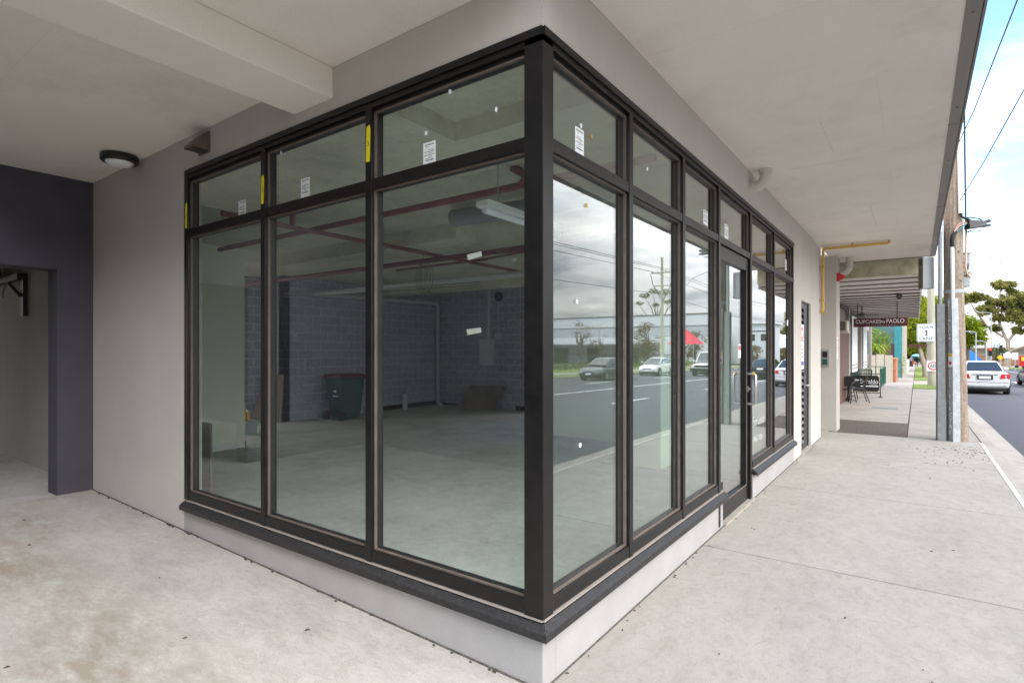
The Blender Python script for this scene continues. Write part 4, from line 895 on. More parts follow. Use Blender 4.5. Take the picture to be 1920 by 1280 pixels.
# ------------------------------------------------------------------ cafe building next door
K = thing('cafe_building', 'taupe cafe shop with a long slatted footpath awning', 'building', (-.6, 12, 0))
P('wall', M['cafe'], lambda b: (b.box(-1.9, -.6, 11.25, 33.2, -.4, 5.2),), parent=K)
P('pilaster', M['cafe'], lambda b: [b.box(-.598, -.50, y, y + .5, -.35, 3.08) for y in (20.6, 26.0, 32.6)], parent=K)
P('shop_window', M['cafetrim'], lambda b: [b.box(-.598, -.57, a, c, .15, 2.6) for a, c in ((15.0, 18.4), (21.4, 25.6), (26.8, 32.2))], parent=K)
P('pane', M['carglass'], lambda b: [b.box(-.569, -.562, a + .08, c - .08, .25, 2.5) for a, c in ((15.0, 18.4), (21.4, 25.6), (26.8, 32.2))], parent=K)
P('timber_panel', M['cafebrown'], lambda b: b.box(-.56, -.50, 17.2, 20.2, -.25, 2.35), parent=K)
P('drop_blind', M['paper'], lambda b: (b.box(-.55, -.53, 22.3, 24.6, .75, 2.9),), parent=K)
P('drop_blind', M['paper'], lambda b: (b.box(-.55, -.53, 27.8, 29.9, .75, 2.9),), parent=K)
P('blind_bar', M['cafe'], lambda b: [b.box(-.529, -.52, a, c, z, z + .05) for a, c in ((22.3, 24.6), (27.8, 29.9)) for z in (1.0, .87)], parent=K)
P('awning', M['awning'], lambda b: b.box(-.6, 1.50, 11.9, 30.5, 3.12, 3.17), parent=K)
P('awning_beam', M['awnbeam'], lambda b: (b.box(-.6, 1.52, 11.80, 11.88, 3.15, 3.7), b.box(.62, .625, 11.792, 11.799, 3.16, 3.69)), parent=K)
P('batten', M['batten'], lambda b: [b.box(-.59, 1.505, y, y + .035, 3.095, 3.119) for y in (12.1, 13.1, 14.1, 15.0)] + [b.box(-.59, 1.505, 16.0 + .95 * k, 16.09 + .95 * k, 3.09, 3.119) for k in range(15)], parent=K)
P('awning_fascia', M['white'], lambda b: b.box(1.506, 1.53, 11.885, 30.5, 3.05, 3.32), parent=K)
P('cornice', M['cafetrim'], lambda b: b.box(-.598, -.53, 11.9, 30.4, 2.98, 3.09), parent=K)
t = thing('hanging_sign', 'maroon CUPCAKES by PAOLO board hanging under the cafe awning', 'sign', (.49, 19.0, 2.35))
P('board', M['maroon'], lambda b: b.box(-.23, 1.205, 18.98, 19.02, 2.345, 2.615), parent=t, bevel=.004)
text_mesh('CUPCAKES', .68, .115, (.17, 18.978, 2.51), FACE_S, M['paper'], 'lettering', t, .001)
text_mesh('by', .12, .09, (.575, 18.978, 2.495), FACE_S, M['paper'], 'lettering', t, .001)
text_mesh('PAOLO', .46, .125, (.89, 18.978, 2.515), FACE_S, M['paper'], 'lettering', t, .001)
P('small_print', M['cafe'], lambda b: [b.box(.1 + .075 * k, .1 + .075 * k + random.uniform(.03, .065), 18.977, 18.9795, 2.385, 2.402) for k in range(11)], parent=t)
P('hanger', M['maroon'], lambda b: (b.box(-.13, -.105, 18.99, 19.01, 2.616, 3.1), b.box(.92, .945, 18.99, 19.01, 2.616, 3.1)), parent=t)
t = thing('ceiling_fan', 'dark ceiling fan under the cafe awning left of the hanging sign', 'fan', (-.1, 20.5, 2.9))
P('rod', M['cafetrim'], lambda b: (b.tube([(-.1, 20.5, 2.85), (-.1, 20.5, 3.12)], .02, 6), b.lathe([(0, .06), (.09, .05), (.1, 0), (.05, -.06), (0, -.07)], (-.1, 20.5, 2.82), n=14)), parent=t)
P('blade', M['cafetrim'], lambda b: [b.box(-.1 + .06, -.1 + .5, 20.44, 20.56, 2.81, 2.82, rot=Matrix.Rotation(.4 + k * PI / 2, 3, 'Z'), piv=(-.1, 20.5, 2.815)) for k in range(4)], parent=t)
t = thing('awning_spotlight', 'round dark flood lamp under the cafe awning near its street edge', 'lamp', (1.1, 15.9, 3.0))
P('head', M['cafetrim'], lambda b: b.lathe([(0, .04), (.05, .03), (.075, -.02), (.07, -.05), (0, -.055)], (1.05, 15.9, 3.02), (0, -.8, -.6), 16), parent=t)
P('arm', M['cafetrim'], lambda b: b.tube([(1.05, 15.93, 3.03), (1.05, 15.98, 3.1), (.6, 16.0, 3.1)], .015, 6), parent=t)
t = thing('security_camera', 'small dark security camera at the cafe wall under the awning', 'camera', (-.5, 16.4, 2.95))
P('body', M['black'], lambda b: b.box(-.56, -.36, 16.3, 16.5, 2.84, 2.94, rot=(.3, 0, .5)), parent=t, bevel=.01)
P('bracket', M['black'], lambda b: b.tube([(-.6, 16.4, 3.0), (-.46, 16.4, 2.92)], .02, 6), parent=t)
t = thing('air_conditioner', 'cream box air conditioner on the cafe wall below the awning', 'air conditioner', (-.3, 14.6, 2.1))
P('case', M['creamac'], lambda b: (b.box(-.60, -.02, 14.55, 15.0, 2.08, 2.36),), parent=t, bevel=.01)
P('grille', M['cafetrim'], lambda b: (b.box(-.40, -.235, 14.536, 14.549, 2.11, 2.34), b.box(-.205, -.06, 14.536, 14.549, 2.11, 2.34)), parent=t)
P('tray', M['creamac'], lambda b: (b.box(-.6, -.0, 14.5, 15.05, 2.045, 2.075), b.box(-.6, -.3, 14.7, 14.75, 1.95, 2.044)), parent=t)
one('downpipe', M['black'], lambda b: b.tube([(-.3, 14.75, 2.04), (-.33, 14.8, 2.0), (-.52, 15.0, 1.92), (-.55, 15.0, 1.8), (-.56, 15.0, .0)], .025, 8), 'thin black hose dropping from the air conditioner down the cafe wall', 'hose')
# chairs, table, barrier
def chair_proto():
    t = thing('cafe_chair', 'dark cafe armchair', 'chair', (0, 0, 0), 'cafe chairs on the footpath')
    def p(nm, fn, m=M['chair'], **k): b = MB(); fn(b); return b.build(nm, m, t, local=True, **k)
    p('seat', lambda b: b.box(-.21, .21, -.2, .2, .43, .455), bevel=.008)
    p('backrest', lambda b: b.hexa([(-.2, .19, .52), (.2, .19, .52), (-.2, .21, .52), (.2, .21, .52), (-.2, .27, .84), (.2, .27, .84), (-.2, .285, .84), (.2, .285, .84)]), bevel=.004)
    for s in (-1, 1):
        p('leg', lambda b: b.tube([(s * .2, -.19, .43), (s * .25, -.27, 0)], .016, 8))
        p('leg', lambda b: b.tube([(s * .2, .18, .43), (s * .25, .32, 0)], .016, 8))
        p('armrest', lambda b: b.tube([(s * .2, -.19, .43), (s * .26, -.2, .62), (s * .27, -.12, .67), (s * .26, .15, .67), (s * .21, .27, .8)], .016, 8))
    return t
ch = chair_proto(); first = True
for (x, y, rz, lab) in ((-.46, 18.75, -.2, 'nearest dark cafe armchair, its back legs toward the footpath'), (-.16, 19.3, -1.35, 'dark cafe armchair facing the wall in front of the black barrier'), (-.52, 20.2, 2.9, 'farthest dark cafe armchair tucked by the cafe wall')):
    c = ch if first else copy_tree(ch); first = False
    c.location = (x, y, g(y)); c.rotation_euler = (0, 0, rz); c['label'] = lab
t = thing('cafe_table', 'small round cafe table with pale rim among the dark chairs', 'table', (-.42, 19.5, g(19.5)))
P('tabletop', M['steel'], lambda b: b.lathe([(0, .70), (.3, .70), (.31, .71), (.31, .725), (.3, .735), (0, .735)], (-.42, 19.5, g(19.5)), n=28), parent=t)
P('pedestal', M['chair'], lambda b: b.tube([(-.42, 19.5, g(19.5)), (-.42, 19.5, g(19.5) + .7)], .03, 10), parent=t)
P('foot', M['chair'], lambda b: [b.tube([(-.42, 19.5, g(19.5) + .1), (-.42 + .25 * math.cos(a), 19.5 + .25 * math.sin(a), g(19.5) + .015)], .014, 6) for a in (.4, 1.97, 3.54, 5.1)], parent=t)
z0 = g(22.4)
t = thing('cafe_barrier', 'black fabric cafe barrier printed Beraldo Coffee in white', 'barrier', (-.12, 22.4, z0))
P('banner', M['black'], lambda b: b.prism([(-.52, 22.4, z0 + .2), (.25, 22.4, z0 + .2), (.31, 22.4, z0 + .26), (.31, 22.4, z0 + .74), (.25, 22.4, z0 + .80), (-.46, 22.4, z0 + .80), (-.52, 22.4, z0 + .74)], (0, .006, 0)), parent=t)
P('frame', M['blacksteel'], lambda b: (b.tube([(-.56, 22.403, z0 + .02), (-.56, 22.403, z0 + .86), (.34, 22.403, z0 + .86), (.35, 22.403, z0 + .02)], .02, 8), b.tube([(-.56, 22.403, z0 + .15), (.35, 22.403, z0 + .15)], .014, 8), b.box(-.62, -.5, 22.2, 22.6, z0, z0 + .02), b.box(.29, .41, 22.2, 22.6, z0, z0 + .02)), parent=t)
text_mesh('Beraldo', .56, .15, (.0, 22.397, z0 + .58), FACE_S, M['paper'], 'lettering', t, .001)
text_mesh('COFFEE', .24, .045, (.13, 22.397, z0 + .46), FACE_S, M['paper'], 'lettering', t, .001)
P('white_bar', M['paper'], lambda b: b.box(-.27, .28, 22.394, 22.399, z0 + .38, z0 + .42), parent=t)
one('pit_cover', M['galvdark'], lambda b: b.box(.35, 1.0, 17.0, 17.45, g(17) - .05, g(17.4) + .008), 'dark rectangular pit cover set in the footpath past the gravel patch', 'pit cover')

# ------------------------------------------------------------------ beyond the cafe: fences, pillar, garden, buildings
z0 = g(31)
t = thing('green_fence', 'dark green steel picket fence around the cafe terrace', 'fence', (0, 31, z0))
def railing(b, x0, y0, x1, y1, zb, h=.95, n=8):
    v = Vector((x1 - x0, y1 - y0, 0)); L = v.length; dv = v / L
    for zz in (h, .12): b.tube([(x0, y0, zb + zz), (x1, y1, zb + zz)], .02, 6)
    for k in range(n + 1):
        p = Vector((x0, y0, 0)) + v * k / n; b.tube([(p.x, p.y, zb + .05), (p.x, p.y, zb + h)], .028 if k in (0, n) else .012, 6)
P('side_rail', M['green'], lambda b: railing(b, .05, 29.3, .08, 33.6, z0, n=14), parent=t)
P('front_rail', M['green'], lambda b: railing(b, -.58, 25.5, -.1, 25.6, g(25.5), n=8), parent=t)
P('back_rail', M['green'], lambda b: railing(b, -2.6, 33.7, .08, 33.6, z0, n=12), parent=t)
z0 = g(40)
def fence_pk(b):
    y = 34.3
    while y < 37.6: b.box(-.74, -.70, y, y + .62, g(y) - .05, g(y) + 1.55); y += .7
one('paling_fence', M['cream'], lambda b: [b.box(-2.6 + .42 * k, -2.6 + .42 * k + .38, 37.2, 37.25, g(37) - .05, g(37) + 1.6 + .06 * (k % 2)) for k in range(7)], 'cream board fence behind the green railing', 'fence')
t = thing('brick_pillar', 'orange brick gate pillar beside the footpath', 'pillar', (.15, 38.5, g(38.5)))
P('shaft', M['brick'], lambda b: b.box(-.1, .42, 38.2, 43.0, g(41) - .1, g(38) + 1.30), parent=t)
P('cap', M['brick'], lambda b: b.box(-.13, .45, 38.17, 43.03, g(38) + 1.302, g(38) + 1.40), parent=t)
t = thing('brick_wall', 'low orange brick garden wall farther along the footpath', 'wall', (.5, 52, g(52)))
P('courses', M['brick'], lambda b: b.box(.3, .75, 50.5, 58.0, g(54) - .3, g(50) + .88), parent=t)
P('coping', M['brick'], lambda b: b.box(.27, .78, 50.45, 58.05, g(50) + .882, g(50) + .96), parent=t)
t = thing('white_wall', 'white rendered garden wall with a pale blue rail at the far end of the path', 'wall', (.6, 66, g(66)))
P('render', M['white'], lambda b: b.box(.3, .7, 60.5, 84.0, g(75) - .5, g(60) + 1.0), parent=t)
P('top_rail', M['tealpale'], lambda b: b.tube([(.5, 60.5, g(60) + 1.35), (.5, 84, g(60) + 1.3)], .04, 6), parent=t)
t = thing('teal_building', 'teal painted house front with a plum brick lower wall', 'building', (-1.0, 58, g(58)))
P('wall', M['tealpale'], lambda b: b.box(-2.2, .1, 49.2, 54.0, g(50) - .3, 3.9), parent=t)
P('corner_post', M['teal'], lambda b: (b.box(.12, .55, 47.4, 47.8, g(48) - .3, 4.4),), parent=t)
P('brick_panel', M['purplebrick'], lambda b: b.box(-3, .11, 47.6, 47.8, g(48) - .3, 2.05), parent=t)
P('cream_pier', M['cream'], lambda b: b.box(.56, .86, 47.5, 47.9, g(48) - .3, 4.6), parent=t)
P('gate_beam', M['maroon'], lambda b: b.box(.87, 3.0, 47.55, 47.75, 1.82, 1.98), parent=t)

def tree(name, label, base, h, trunk_r, clumps, per, leaf, lm, tm, group=None, limbs=True, flat=.75, shell=.5, cat='tree', lean=(0, 0)):
    t = thing(name, label, cat, base, group)
    bx, by, bz = base
    top = max(c[2] for c in clumps)
    def tk(b):
        mid = h * .45
        b.tube([(bx, by, bz - .3), (bx + lean[0] * .3, by + lean[1] * .3, bz + mid * .5), (bx + lean[0], by + lean[1], bz + mid), (bx + lean[0] * 1.2, by + lean[1], bz + h * .75)], [trunk_r * 1.25, trunk_r, trunk_r * .75, trunk_r * .3], 9)
        if limbs:
            for (cx, cy, cz, r) in clumps:
                s_ = random.uniform(.28, .5)
                p0 = Vector((bx + lean[0] * s_ * 2, by, bz + h * s_)); p2 = Vector((bx + cx, by + cy, bz + cz - r * .3)); p1 = (p0 + p2) / 2 + Vector((random.uniform(-.3, .3), random.uniform(-.3, .3), .12 * h * random.random()))
                b.tube([p0, p1, p2], [trunk_r * .5, trunk_r * .32, trunk_r * .1], 6)
    P('trunk', tm, tk, parent=t)
    b = MB(); b.leaves([(bx + cx, by + cy, bz + cz, r) for cx, cy, cz, r in clumps], per, leaf, flat, shell); b.build('crown', lm, t, recalc=False)
    return t
def rnd_clumps(n, rx, ry, z0, z1, r0, r1):
    out = []
    for _ in range(n):
        a = random.random() * 6.28; q = math.sqrt(random.random()); t_ = random.random()
        w = math.sin(PI * (.15 + .8 * t_)) 
        out.append((rx * q * math.cos(a) * w, ry * q * math.sin(a) * w, z0 + (z1 - z0) * t_, random.uniform(r0, r1)))
    return out
tree('garden_tree', 'bright green leafy garden shrub tree behind the cream fence', (-.95, 43.5, g(43)), 3.2, .12, rnd_clumps(12, .9, 1.0, 1.2, 3.3, .4, .75), 150, .10, M['leafpalm'], M['trunkdark'])
t = thing('palm_plant', 'spiky palm with drooping dry fronds over the cream fence', 'plant', (-.85, 40.2, g(40)))
P('trunk', M['trunkdark'], lambda b: b.tube([(-.85, 40.2, g(40) - .1), (-.83, 40.2, 1.9)], [.16, .12], 8), parent=t)
def fronds(b):
    for k in range(26):
        a = k * 2.4; L = random.uniform(.8, 1.25); up = random.uniform(-.1, .9); pts = []
        for i in range(6):
            q = i / 5; pts.append(Vector((-.83 + math.cos(a) * L * q, 40.2 + math.sin(a) * L * q, 1.85 + up * L * q - 1.0 * q * q * L)))
        sd = Vector((-math.sin(a), math.cos(a), 0))
        for i in range(5):
            w0 = .10 * math.sin(PI * (.12 + .8 * i / 5)); w1 = .10 * math.sin(PI * (.12 + .8 * (i + 1) / 5))
            b._add([pts[i] - sd * w0, pts[i] + sd * w0 + Vector((0, 0, -.03)), pts[i + 1] + sd * w1 + Vector((0, 0, -.03)), pts[i + 1] - sd * w1], [(0, 1, 2, 3)])
b = MB(); fronds(b); b.build('fronds', M['leafpalm'], t, recalc=False)
tree('street_tree', 'large yellow green street tree beyond the cafe awning', (.0, 74, g(74)), 8.5, .3, rnd_clumps(32, 4.2, 3.5, 3.0, 8.2, 1.0, 1.7), 260, .22, M['leafmid'], M['trunkdark'])
tree('street_tree', 'dense green street tree behind the speed sign pole', (3.4, 86, g(86)), 8, .3, rnd_clumps(22, 3.2, 3, 2.2, 8.4, .9, 1.6), 260, .22, M['leafmid'], M['trunkdark'])
tree('street_tree', 'deep green tree shading the far end of the path', (.6, 114, g(114)), 8, .3, rnd_clumps(26, 5.0, 2, 1.4, 7.0, 1.2, 1.9) + [(-3.5 + 1.1 * k, .5, 1.6 + .5 * (k % 2), 1.3) for k in range(8)], 150, .26, M['leafmid'], M['trunkdark'])
PB = tree('paperbark_tree', 'pale stout tree trunk in the grass verge behind the second pole', (1.85, 50, g(50)), 3.2, .27, [(.0, .5, 2.9, .9), (.7, .3, 3.4, 1.0), (-1.1, -.2, 3.3, 1.0), (-1.9, .4, 4.2, 1.1), (-.6, .2, 4.4, 1.2), (.5, 0, 5.0, 1.1), (-.3, .3, 2.3, .6), (-1.7, .6, 2.4, .7)], 260, .12, M['leafmid'], M['trunkpale'], limbs=False)
tree('garden_shrub', 'small green shrub between the brick pillar and the teal post', (.55, 46.5, g(46)), 1.5, .05, [(0, 0, .5, .3), (.0, .2, 1.0, .3), (.1, 0, 1.35, .22)], 240, .06, M['leafpalm'], M['trunkdark'], limbs=False, cat='shrub')
for o in kids(PB):
    if o.name.startswith('trunk'): bpy.data.objects.remove(o)
P('trunk', M['trunkpale'], lambda b: (b.tube([(2.03, 50, g(50) - .2), (1.98, 50, .2), (1.73, 50.1, 1.2), (1.48, 50.2, 2.6)], [.26, .2, .15, .08], 9), b.tube([(2.23, 50, g(50) - .2), (2.28, 50, .3), (2.48, 50, 1.4), (2.58, 50.1, 3.0)], [.24, .18, .13, .07], 9), b.tube([(2.13, 50.15, g(50) - .2), (2.14, 50.15, .5), (2.08, 50.3, 2.6)], [.25, .18, .08], 9)), parent=PB)
# speed-sign pole
t = thing('utility_pole', 'pale timber utility pole in the grass strip carrying the lane signs', 'utility pole', (2.07, 34.2, g(34)))
P('pole', M['timberpale'], lambda b: b.tube([(2.07, 34.2, g(34) - .2), (2.05, 34.2, 3), (2.0, 34.2, 9.5)], [.19, .165, .12], 14), parent=t)
P('step_bolts', M['galvdark'], lambda b: [b.tube([(2.05 + s * .1, 34.2, z), (2.05 + s * .42, 34.2, z + .04)], .012, 5) for z, s in ((5.2, 1), (4.6, -1), (5.0, 1))], parent=t)
def rsign(name, label, cx, y, cz, w, h, cat='sign'):
    t = thing(name, label, cat, (cx, y, cz - h / 2))
    r = .05; pts = []
    for (sx, sz, a0) in ((1, 1, 0), (-1, 1, PI / 2), (-1, -1, PI), (1, -1, 1.5 * PI)):
        for k in range(5):
            a = a0 + k * PI / 8; pts.append((cx + sx * (w / 2 - r) + r * math.cos(a), y, cz + sz * (h / 2 - r) + r * math.sin(a)))
    P('plate', M['white'], lambda b: b.prism(pts, (0, .01, 0)), parent=t)
    return t
t = rsign('lane_sign', 'white FORM 1 LANE sign on the pale pole', 1.84, 33.98, 2.50, .80, .93)
for s_, w_, h_, dz in (('FORM', .56, .15, .28), ('LANE', .56, .15, -.29)):
    text_mesh(s_, w_, h_, (1.84, 33.975, 2.50 + dz), FACE_S, M['black'], 'lettering', t, .001, spacing=1.15)
P('numeral', M['black'], lambda b: b.prism([(x + 1.84, 33.979, z + 2.5) for x, z in ((-.06, -.13), (.075, -.13), (.075, -.10), (.035, -.10), (.035, .13), (.0, .13), (-.065, .085), (-.05, .055), (-.015, .075), (-.015, -.10), (-.06, -.10))], (0, -.004, 0)), parent=t)
P('border', M['ink'], lambda b: [b.box(1.84 - .37, 1.84 + .37, 33.974, 33.979, 2.5 + s * .435 - .006, 2.5 + s * .435 + .006) for s in (-1, 1)] + [b.box(1.84 + s * .37 - .006, 1.84 + s * .37 + .006, 33.974, 33.979, 2.5 - .428, 2.5 + .428) for s in (-1, 1)], parent=t)
t = rsign('speed_sign', 'small white sign with a red ring low on the pale pole', 2.12, 33.98, .78, .52, .56)
P('red_ring', M['red'], lambda b: b.lathe([(.165, 0), (.215, 0), (.215, .004), (.165, .004), (.165, 0)], (2.12, 33.979, .78), (0, -1, 0), 28, smooth=False), parent=t)
text_mesh('60', .22, .17, (2.12, 33.974, .78), FACE_S, M['black'], 'lettering', t, .001)

# ------------------------------------------------------------------ people (far along the path)
def person(label, loc, rz, top_m, leg_m, walk, arm, hair=True):
    """one continuous skinned body; clothing and hair are its children"""
    J = {}
    vs = []; es = []; rs = []
    def add(n, p, r, par=None):
        J[n] = len(vs); vs.append(p); rs.append(r)
        if par is not None: es.append((J[par], J[n]))
    add('pelvis', (0, 0, .94), (.15, .11))
    add('waist', (0, 0, 1.08), (.135, .10), 'pelvis'); add('chest', (0, .01, 1.32), (.165, .115), 'waist'); add('neck', (0, .015, 1.48), (.055, .055), 'chest')
    add('head0', (0, .02, 1.56), (.07, .08), 'neck'); add('head1', (0, .03, 1.66), (.082, .098), 'head0'); add('head2', (0, .02, 1.74), (.05, .06), 'head1')
    for s, n in ((-1, 'l'), (1, 'r')):
        w = walk * s
        add(n + 'hip', (s * .09, 0, .88), (.095, .095), 'pelvis'); add(n + 'knee', (s * .10, w * .5 + .02, .48), (.06, .06), n + 'hip')
        add(n + 'ank', (s * .10, w - .02, .09), (.04, .04), n + 'knee'); add(n + 'toe', (s * .11, w + .16, .035), (.035, .03), n + 'ank')
        add(n + 'sh', (s * .19, .01, 1.40), (.06, .06), 'chest')
        if arm and s == arm: el, ha = (s * .24, .14, 1.20), (s * .16, .24, 1.38)
        else: el, ha = (s * .25, -.02 - w * .3, 1.13), (s * .25, .05 - w * .5, .90)
        add(n + 'el', el, (.042, .042), n + 'sh'); add(n + 'wr', ha, (.03, .03), n + 'el')
        d = (Vector(ha) - Vector(el)).normalized()
        add(n + 'palm', tuple(Vector(ha) + d * .07), (.038, .022), n + 'wr')
        for k in range(4): add(n + 'f%d' % k, tuple(Vector(ha) + d * (.15 - .012 * abs(k - 1)) + Vector(((k - 1.5) * .018, 0, 0))), (.008, .008), n + 'palm')
        add(n + 'th', tuple(Vector(ha) + d * .08 + Vector((-s * .045, .02, 0))), (.009, .009), n + 'palm')
    me = bpy.data.meshes.new('person'); me.from_pydata(vs, es, [])
    o = bpy.data.objects.new('person', me); COL.objects.link(o)
    md = o.modifiers.new('skin', 'SKIN'); md.use_smooth_shade = True; o.modifiers.new('sub', 'SUBSURF').levels = 1
    for i, r in enumerate(rs): me.skin_vertices[0].data[i].radius = r
    me.skin_vertices[0].data[0].use_root = True
    dg = bpy.context.evaluated_depsgraph_get(); dg.update()
    m2 = bpy.data.meshes.new_from_object(o.evaluated_get(dg)); bpy.data.objects.remove(o)
    m2.materials.clear()
    for mm in (M['skin'], top_m, leg_m, M['black']): m2.materials.append(mm)
    for p in m2.polygons:
        c = p.center
        far = abs(c.x) > .17
        if c.z < .10: p.material_index = 3
        elif c.z < .97 and not (far and c.z > .72): p.material_index = 2
        elif c.z < 1.47 and not (far and c.z < .93): p.material_index = 1
        p.use_smooth = True
    o = bpy.data.objects.new('person', m2); COL.objects.link(o); o.location = loc; o.rotation_euler = (0, 0, rz)
    tag(o, label, 'person')
    b = MB(); b.lathe([(0, .15), (.05, .14), (.085, .09), (.095, .02), (.085, -.05), (.06, -.07)], (0, .0, 1.64), n=14); b.build('hair', M['hair'], o, local=True)
    b = MB(); b.lathe([(.012, -.02), (.0, .02)], (0, .125, 1.64), (0, 1, 0), 8); b.build('nose', M['skin'], o, local=True)
    return o
zp = g(106)
person('person in a dark jacket carrying a red bag, walking along the path', (.78, 105.8, zp), PI, M['cloth_grey'], M['cloth_dark'], .22, 0)
pb = person('person in dark clothes holding a blue umbrella on the path', (1.46, 106.4, zp), PI, M['cloth_dark'], M['cloth_dark'], .08, 1)
b = MB(); b.loft([[(1.05 + .0 + dx, 105.55 + dy, zp + z) for dx, dy in ((-.16, -.07), (.16, -.07), (.16, .07), (-.16, .07))] for z in (.5, .86)], smooth=False)
b.tube([(.95, 105.55, zp + .86), (1.0, 105.55, zp + 1.02), (1.1, 105.55, zp + 1.02), (1.15, 105.55, zp + .86)], .012, 6)
tag(b.build('shopping_bag', M['cloth_red'], None, .02), 'red shopping bag carried by the left walker on the path', 'bag')
t = thing('umbrella', 'open light blue umbrella held over the right walker', 'umbrella', (1.3, 106.15, zp + 1.4))
P('canopy', M['brolly'], lambda b: b.lathe([(.0, .42), (.25, .36), (.5, .2), (.68, -.05), (.70, -.12), (.66, -.05), (.48, .18), (.24, .33), (.0, .39)], (1.42, 106.2, zp + 1.62), (.15, .25, .95), 16), parent=t)
P('shaft', M['black'], lambda b: b.tube([(1.30, 106.15, zp + 1.33), (1.42, 106.2, zp + 2.05)], .012, 6), parent=t)
P('handle', M['black'], lambda b: b.tube([(1.27, 106.14, zp + 1.22), (1.30, 106.15, zp + 1.36)], .02, 6), parent=t)

# ------------------------------------------------------------------ cars
def car(name, label, cat, loc, rz, paint, st='sedan', group=None, plate='front'):
    """front faces +y in its own frame"""
    t = thing(name, label, cat, loc, group, rz)
    def p(nm, fn, m, par=t, **k): b = MB(); fn(b); return b.build(nm, m, par, local=True, **k)
    if st == 'sedan':
        L, W, Hb = 4.55, .89, 1.44
        low = [(-2.27, .40, .95, .72), (-2.22, .30, 1.0, .82), (-2.0, .24, 1.01, .865), (-1.4, .20, 1.0, .89), (-.6, .19, .96, .89), (.5, .19, .93, .89), (1.2, .20, .90, .88), (1.8, .22, .82, .85), (2.18, .26, .68, .77), (2.27, .36, .56, .62)]
        rf = [(-1.75, .98, .74), (-1.0, 1.40, .575), (-.35, Hb, .585), (.25, 1.40, .575), (1.15, .92, .74)]
    elif st == 'hatch':
        L, W, Hb = 4.0, .84, 1.45
        low = [(-2.0, .40, .80, .66), (-1.95, .28, 1.0, .78), (-1.6, .22, 1.02, .83), (-.6, .19, .98, .84), (.6, .19, .94, .84), (1.3, .20, .88, .83), (1.75, .23, .76, .79), (1.97, .3, .62, .70), (2.0, .38, .52, .6)]
        rf = [(-1.85, 1.0, .70), (-1.45, 1.36, .58), (-.6, Hb, .58), (.15, 1.40, .56), (1.05, .93, .70)]
    else:
        L, W, Hb = 4.8, .92, 1.95
        low = [(-2.4, .5, .95, .86), (-2.36, .38, 1.12, .90), (-1.6, .32, 1.14, .92), (0, .30, 1.12, .92), (1.2, .31, 1.10, .92), (1.7, .33, 1.02, .90), (2.3, .36, .92, .87), (2.4, .42, .82, .82)]
        rf = [(-2.32, 1.12, .84), (-2.2, 1.86, .74), (-.8, Hb, .74), (.55, 1.90, .72), (1.3, 1.12, .82)]
    def body(b):
        secs = []
        for (y, zb, zt, hw) in low:
            zm = zb + (zt - zb) * .55
            sec = [(-hw * .90, y, zb), (-hw * .98, y, zb + .10), (-hw, y, zm), (-hw * .97, y, zt - .07), (-hw * .86, y, zt - .01), (-hw * .45, y, zt + .015)]
            secs.append(sec + [(-x, y_, z) for x, y_, z in reversed(sec)])
        b.loft(secs, cap=True)
    bo = p('body', body, paint)
    md = bo.modifiers.new('sub', 'SUBSURF'); md.levels = 1; md.render_levels = 2
    def cab(b):
        secs = []
        for (y, z, hw) in rf:
            secs.append([(-hw, y, z), (-hw * .8, y, z + .035), (hw * .8, y, z + .035), (hw, y, z)])
        # cabin shell: roof strip plus side walls down to the belt line
        b.loft(secs, cap=False, closed=False)
        zb = low[3][2] - .06; bw = W * .88
        for s in (-1, 1):
            top = [(s * hw, y, z) for y, z, hw in rf]
            bot = [(s * (bw if 0 < i < len(rf) - 1 else hw * 1.02), y, (zb if z > zb else z - .02)) for i, (y, z, hw) in enumerate(rf)]
            for i in range(len(rf) - 1): b._add([top[i], top[i + 1], bot[i + 1], bot[i]], [(0, 1, 2, 3)])
    p('roof', cab, paint)
    def inset(q, f, o):
        q = [Vector(v) for v in q]; c = sum(q, Vector()) / 4; n = (q[1] - q[0]).cross(q[2] - q[0]).normalized()
        return [c + (v - c) * f + n * o for v in q]
    def glassq(b, q, f=.88):
        c = sum((Vector(v) for v in q), Vector()) / 4; n = (Vector(q[1]) - Vector(q[0])).cross(Vector(q[2]) - Vector(q[0]))
        out = Vector((c.x, c.y * .2, c.z - .9))
        o = .03 if n.dot(out) > 0 else -.03
        a = inset(q, f, o); b.prism(a, (inset(q, f, o * 1.3)[0] - a[0]))
    (y0, z0, h0), (y1, z1, h1), _, (y3, z3, h3), (y4, z4, h4) = rf
    p('rear_window', lambda b: glassq(b, [(-h0, y0, z0 + .02), (h0, y0, z0 + .02), (h1, y1, z1 + .02), (-h1, y1, z1 + .02)]), M['carglass'])
    p('windscreen', lambda b: glassq(b, [(-h3, y3, z3 + .02), (h3, y3, z3 + .02), (h4, y4, z4 + .02), (-h4, y4, z4 + .02)]), M['carglass'])
    zb = low[3][2] + .0
    for s in (-1, 1):
        bw = W * .87
        def sw(b):
            ym = (y1 + y3) / 2
            lo_ = lambda f: 0
            A = [(s * bw, y0 + .42 * (y1 - y0), zb + .03), (s * bw, ym - .05, zb + .03), (s * (h1 + .02), ym - .05, Hb - .06), (s * (h1 + .01), y1 + .03, z1 - .03)]
            Bq = [(s * bw, ym + .05, zb + .03), (s * bw, y4 - .25 * (y4 - y3), zb + .03), (s * (h3 + .01), y3 - .02, z3 - .03), (s * (h3 + .02), ym + .05, Hb - .06)]
            for q in (A, Bq):
                b.prism([(v[0] + s * .012, v[1], v[2]) for v in q], (s * .008, 0, 0))
        p('side_window', sw, M['carglass'])
    wr = .32 if st != 'van' else .37
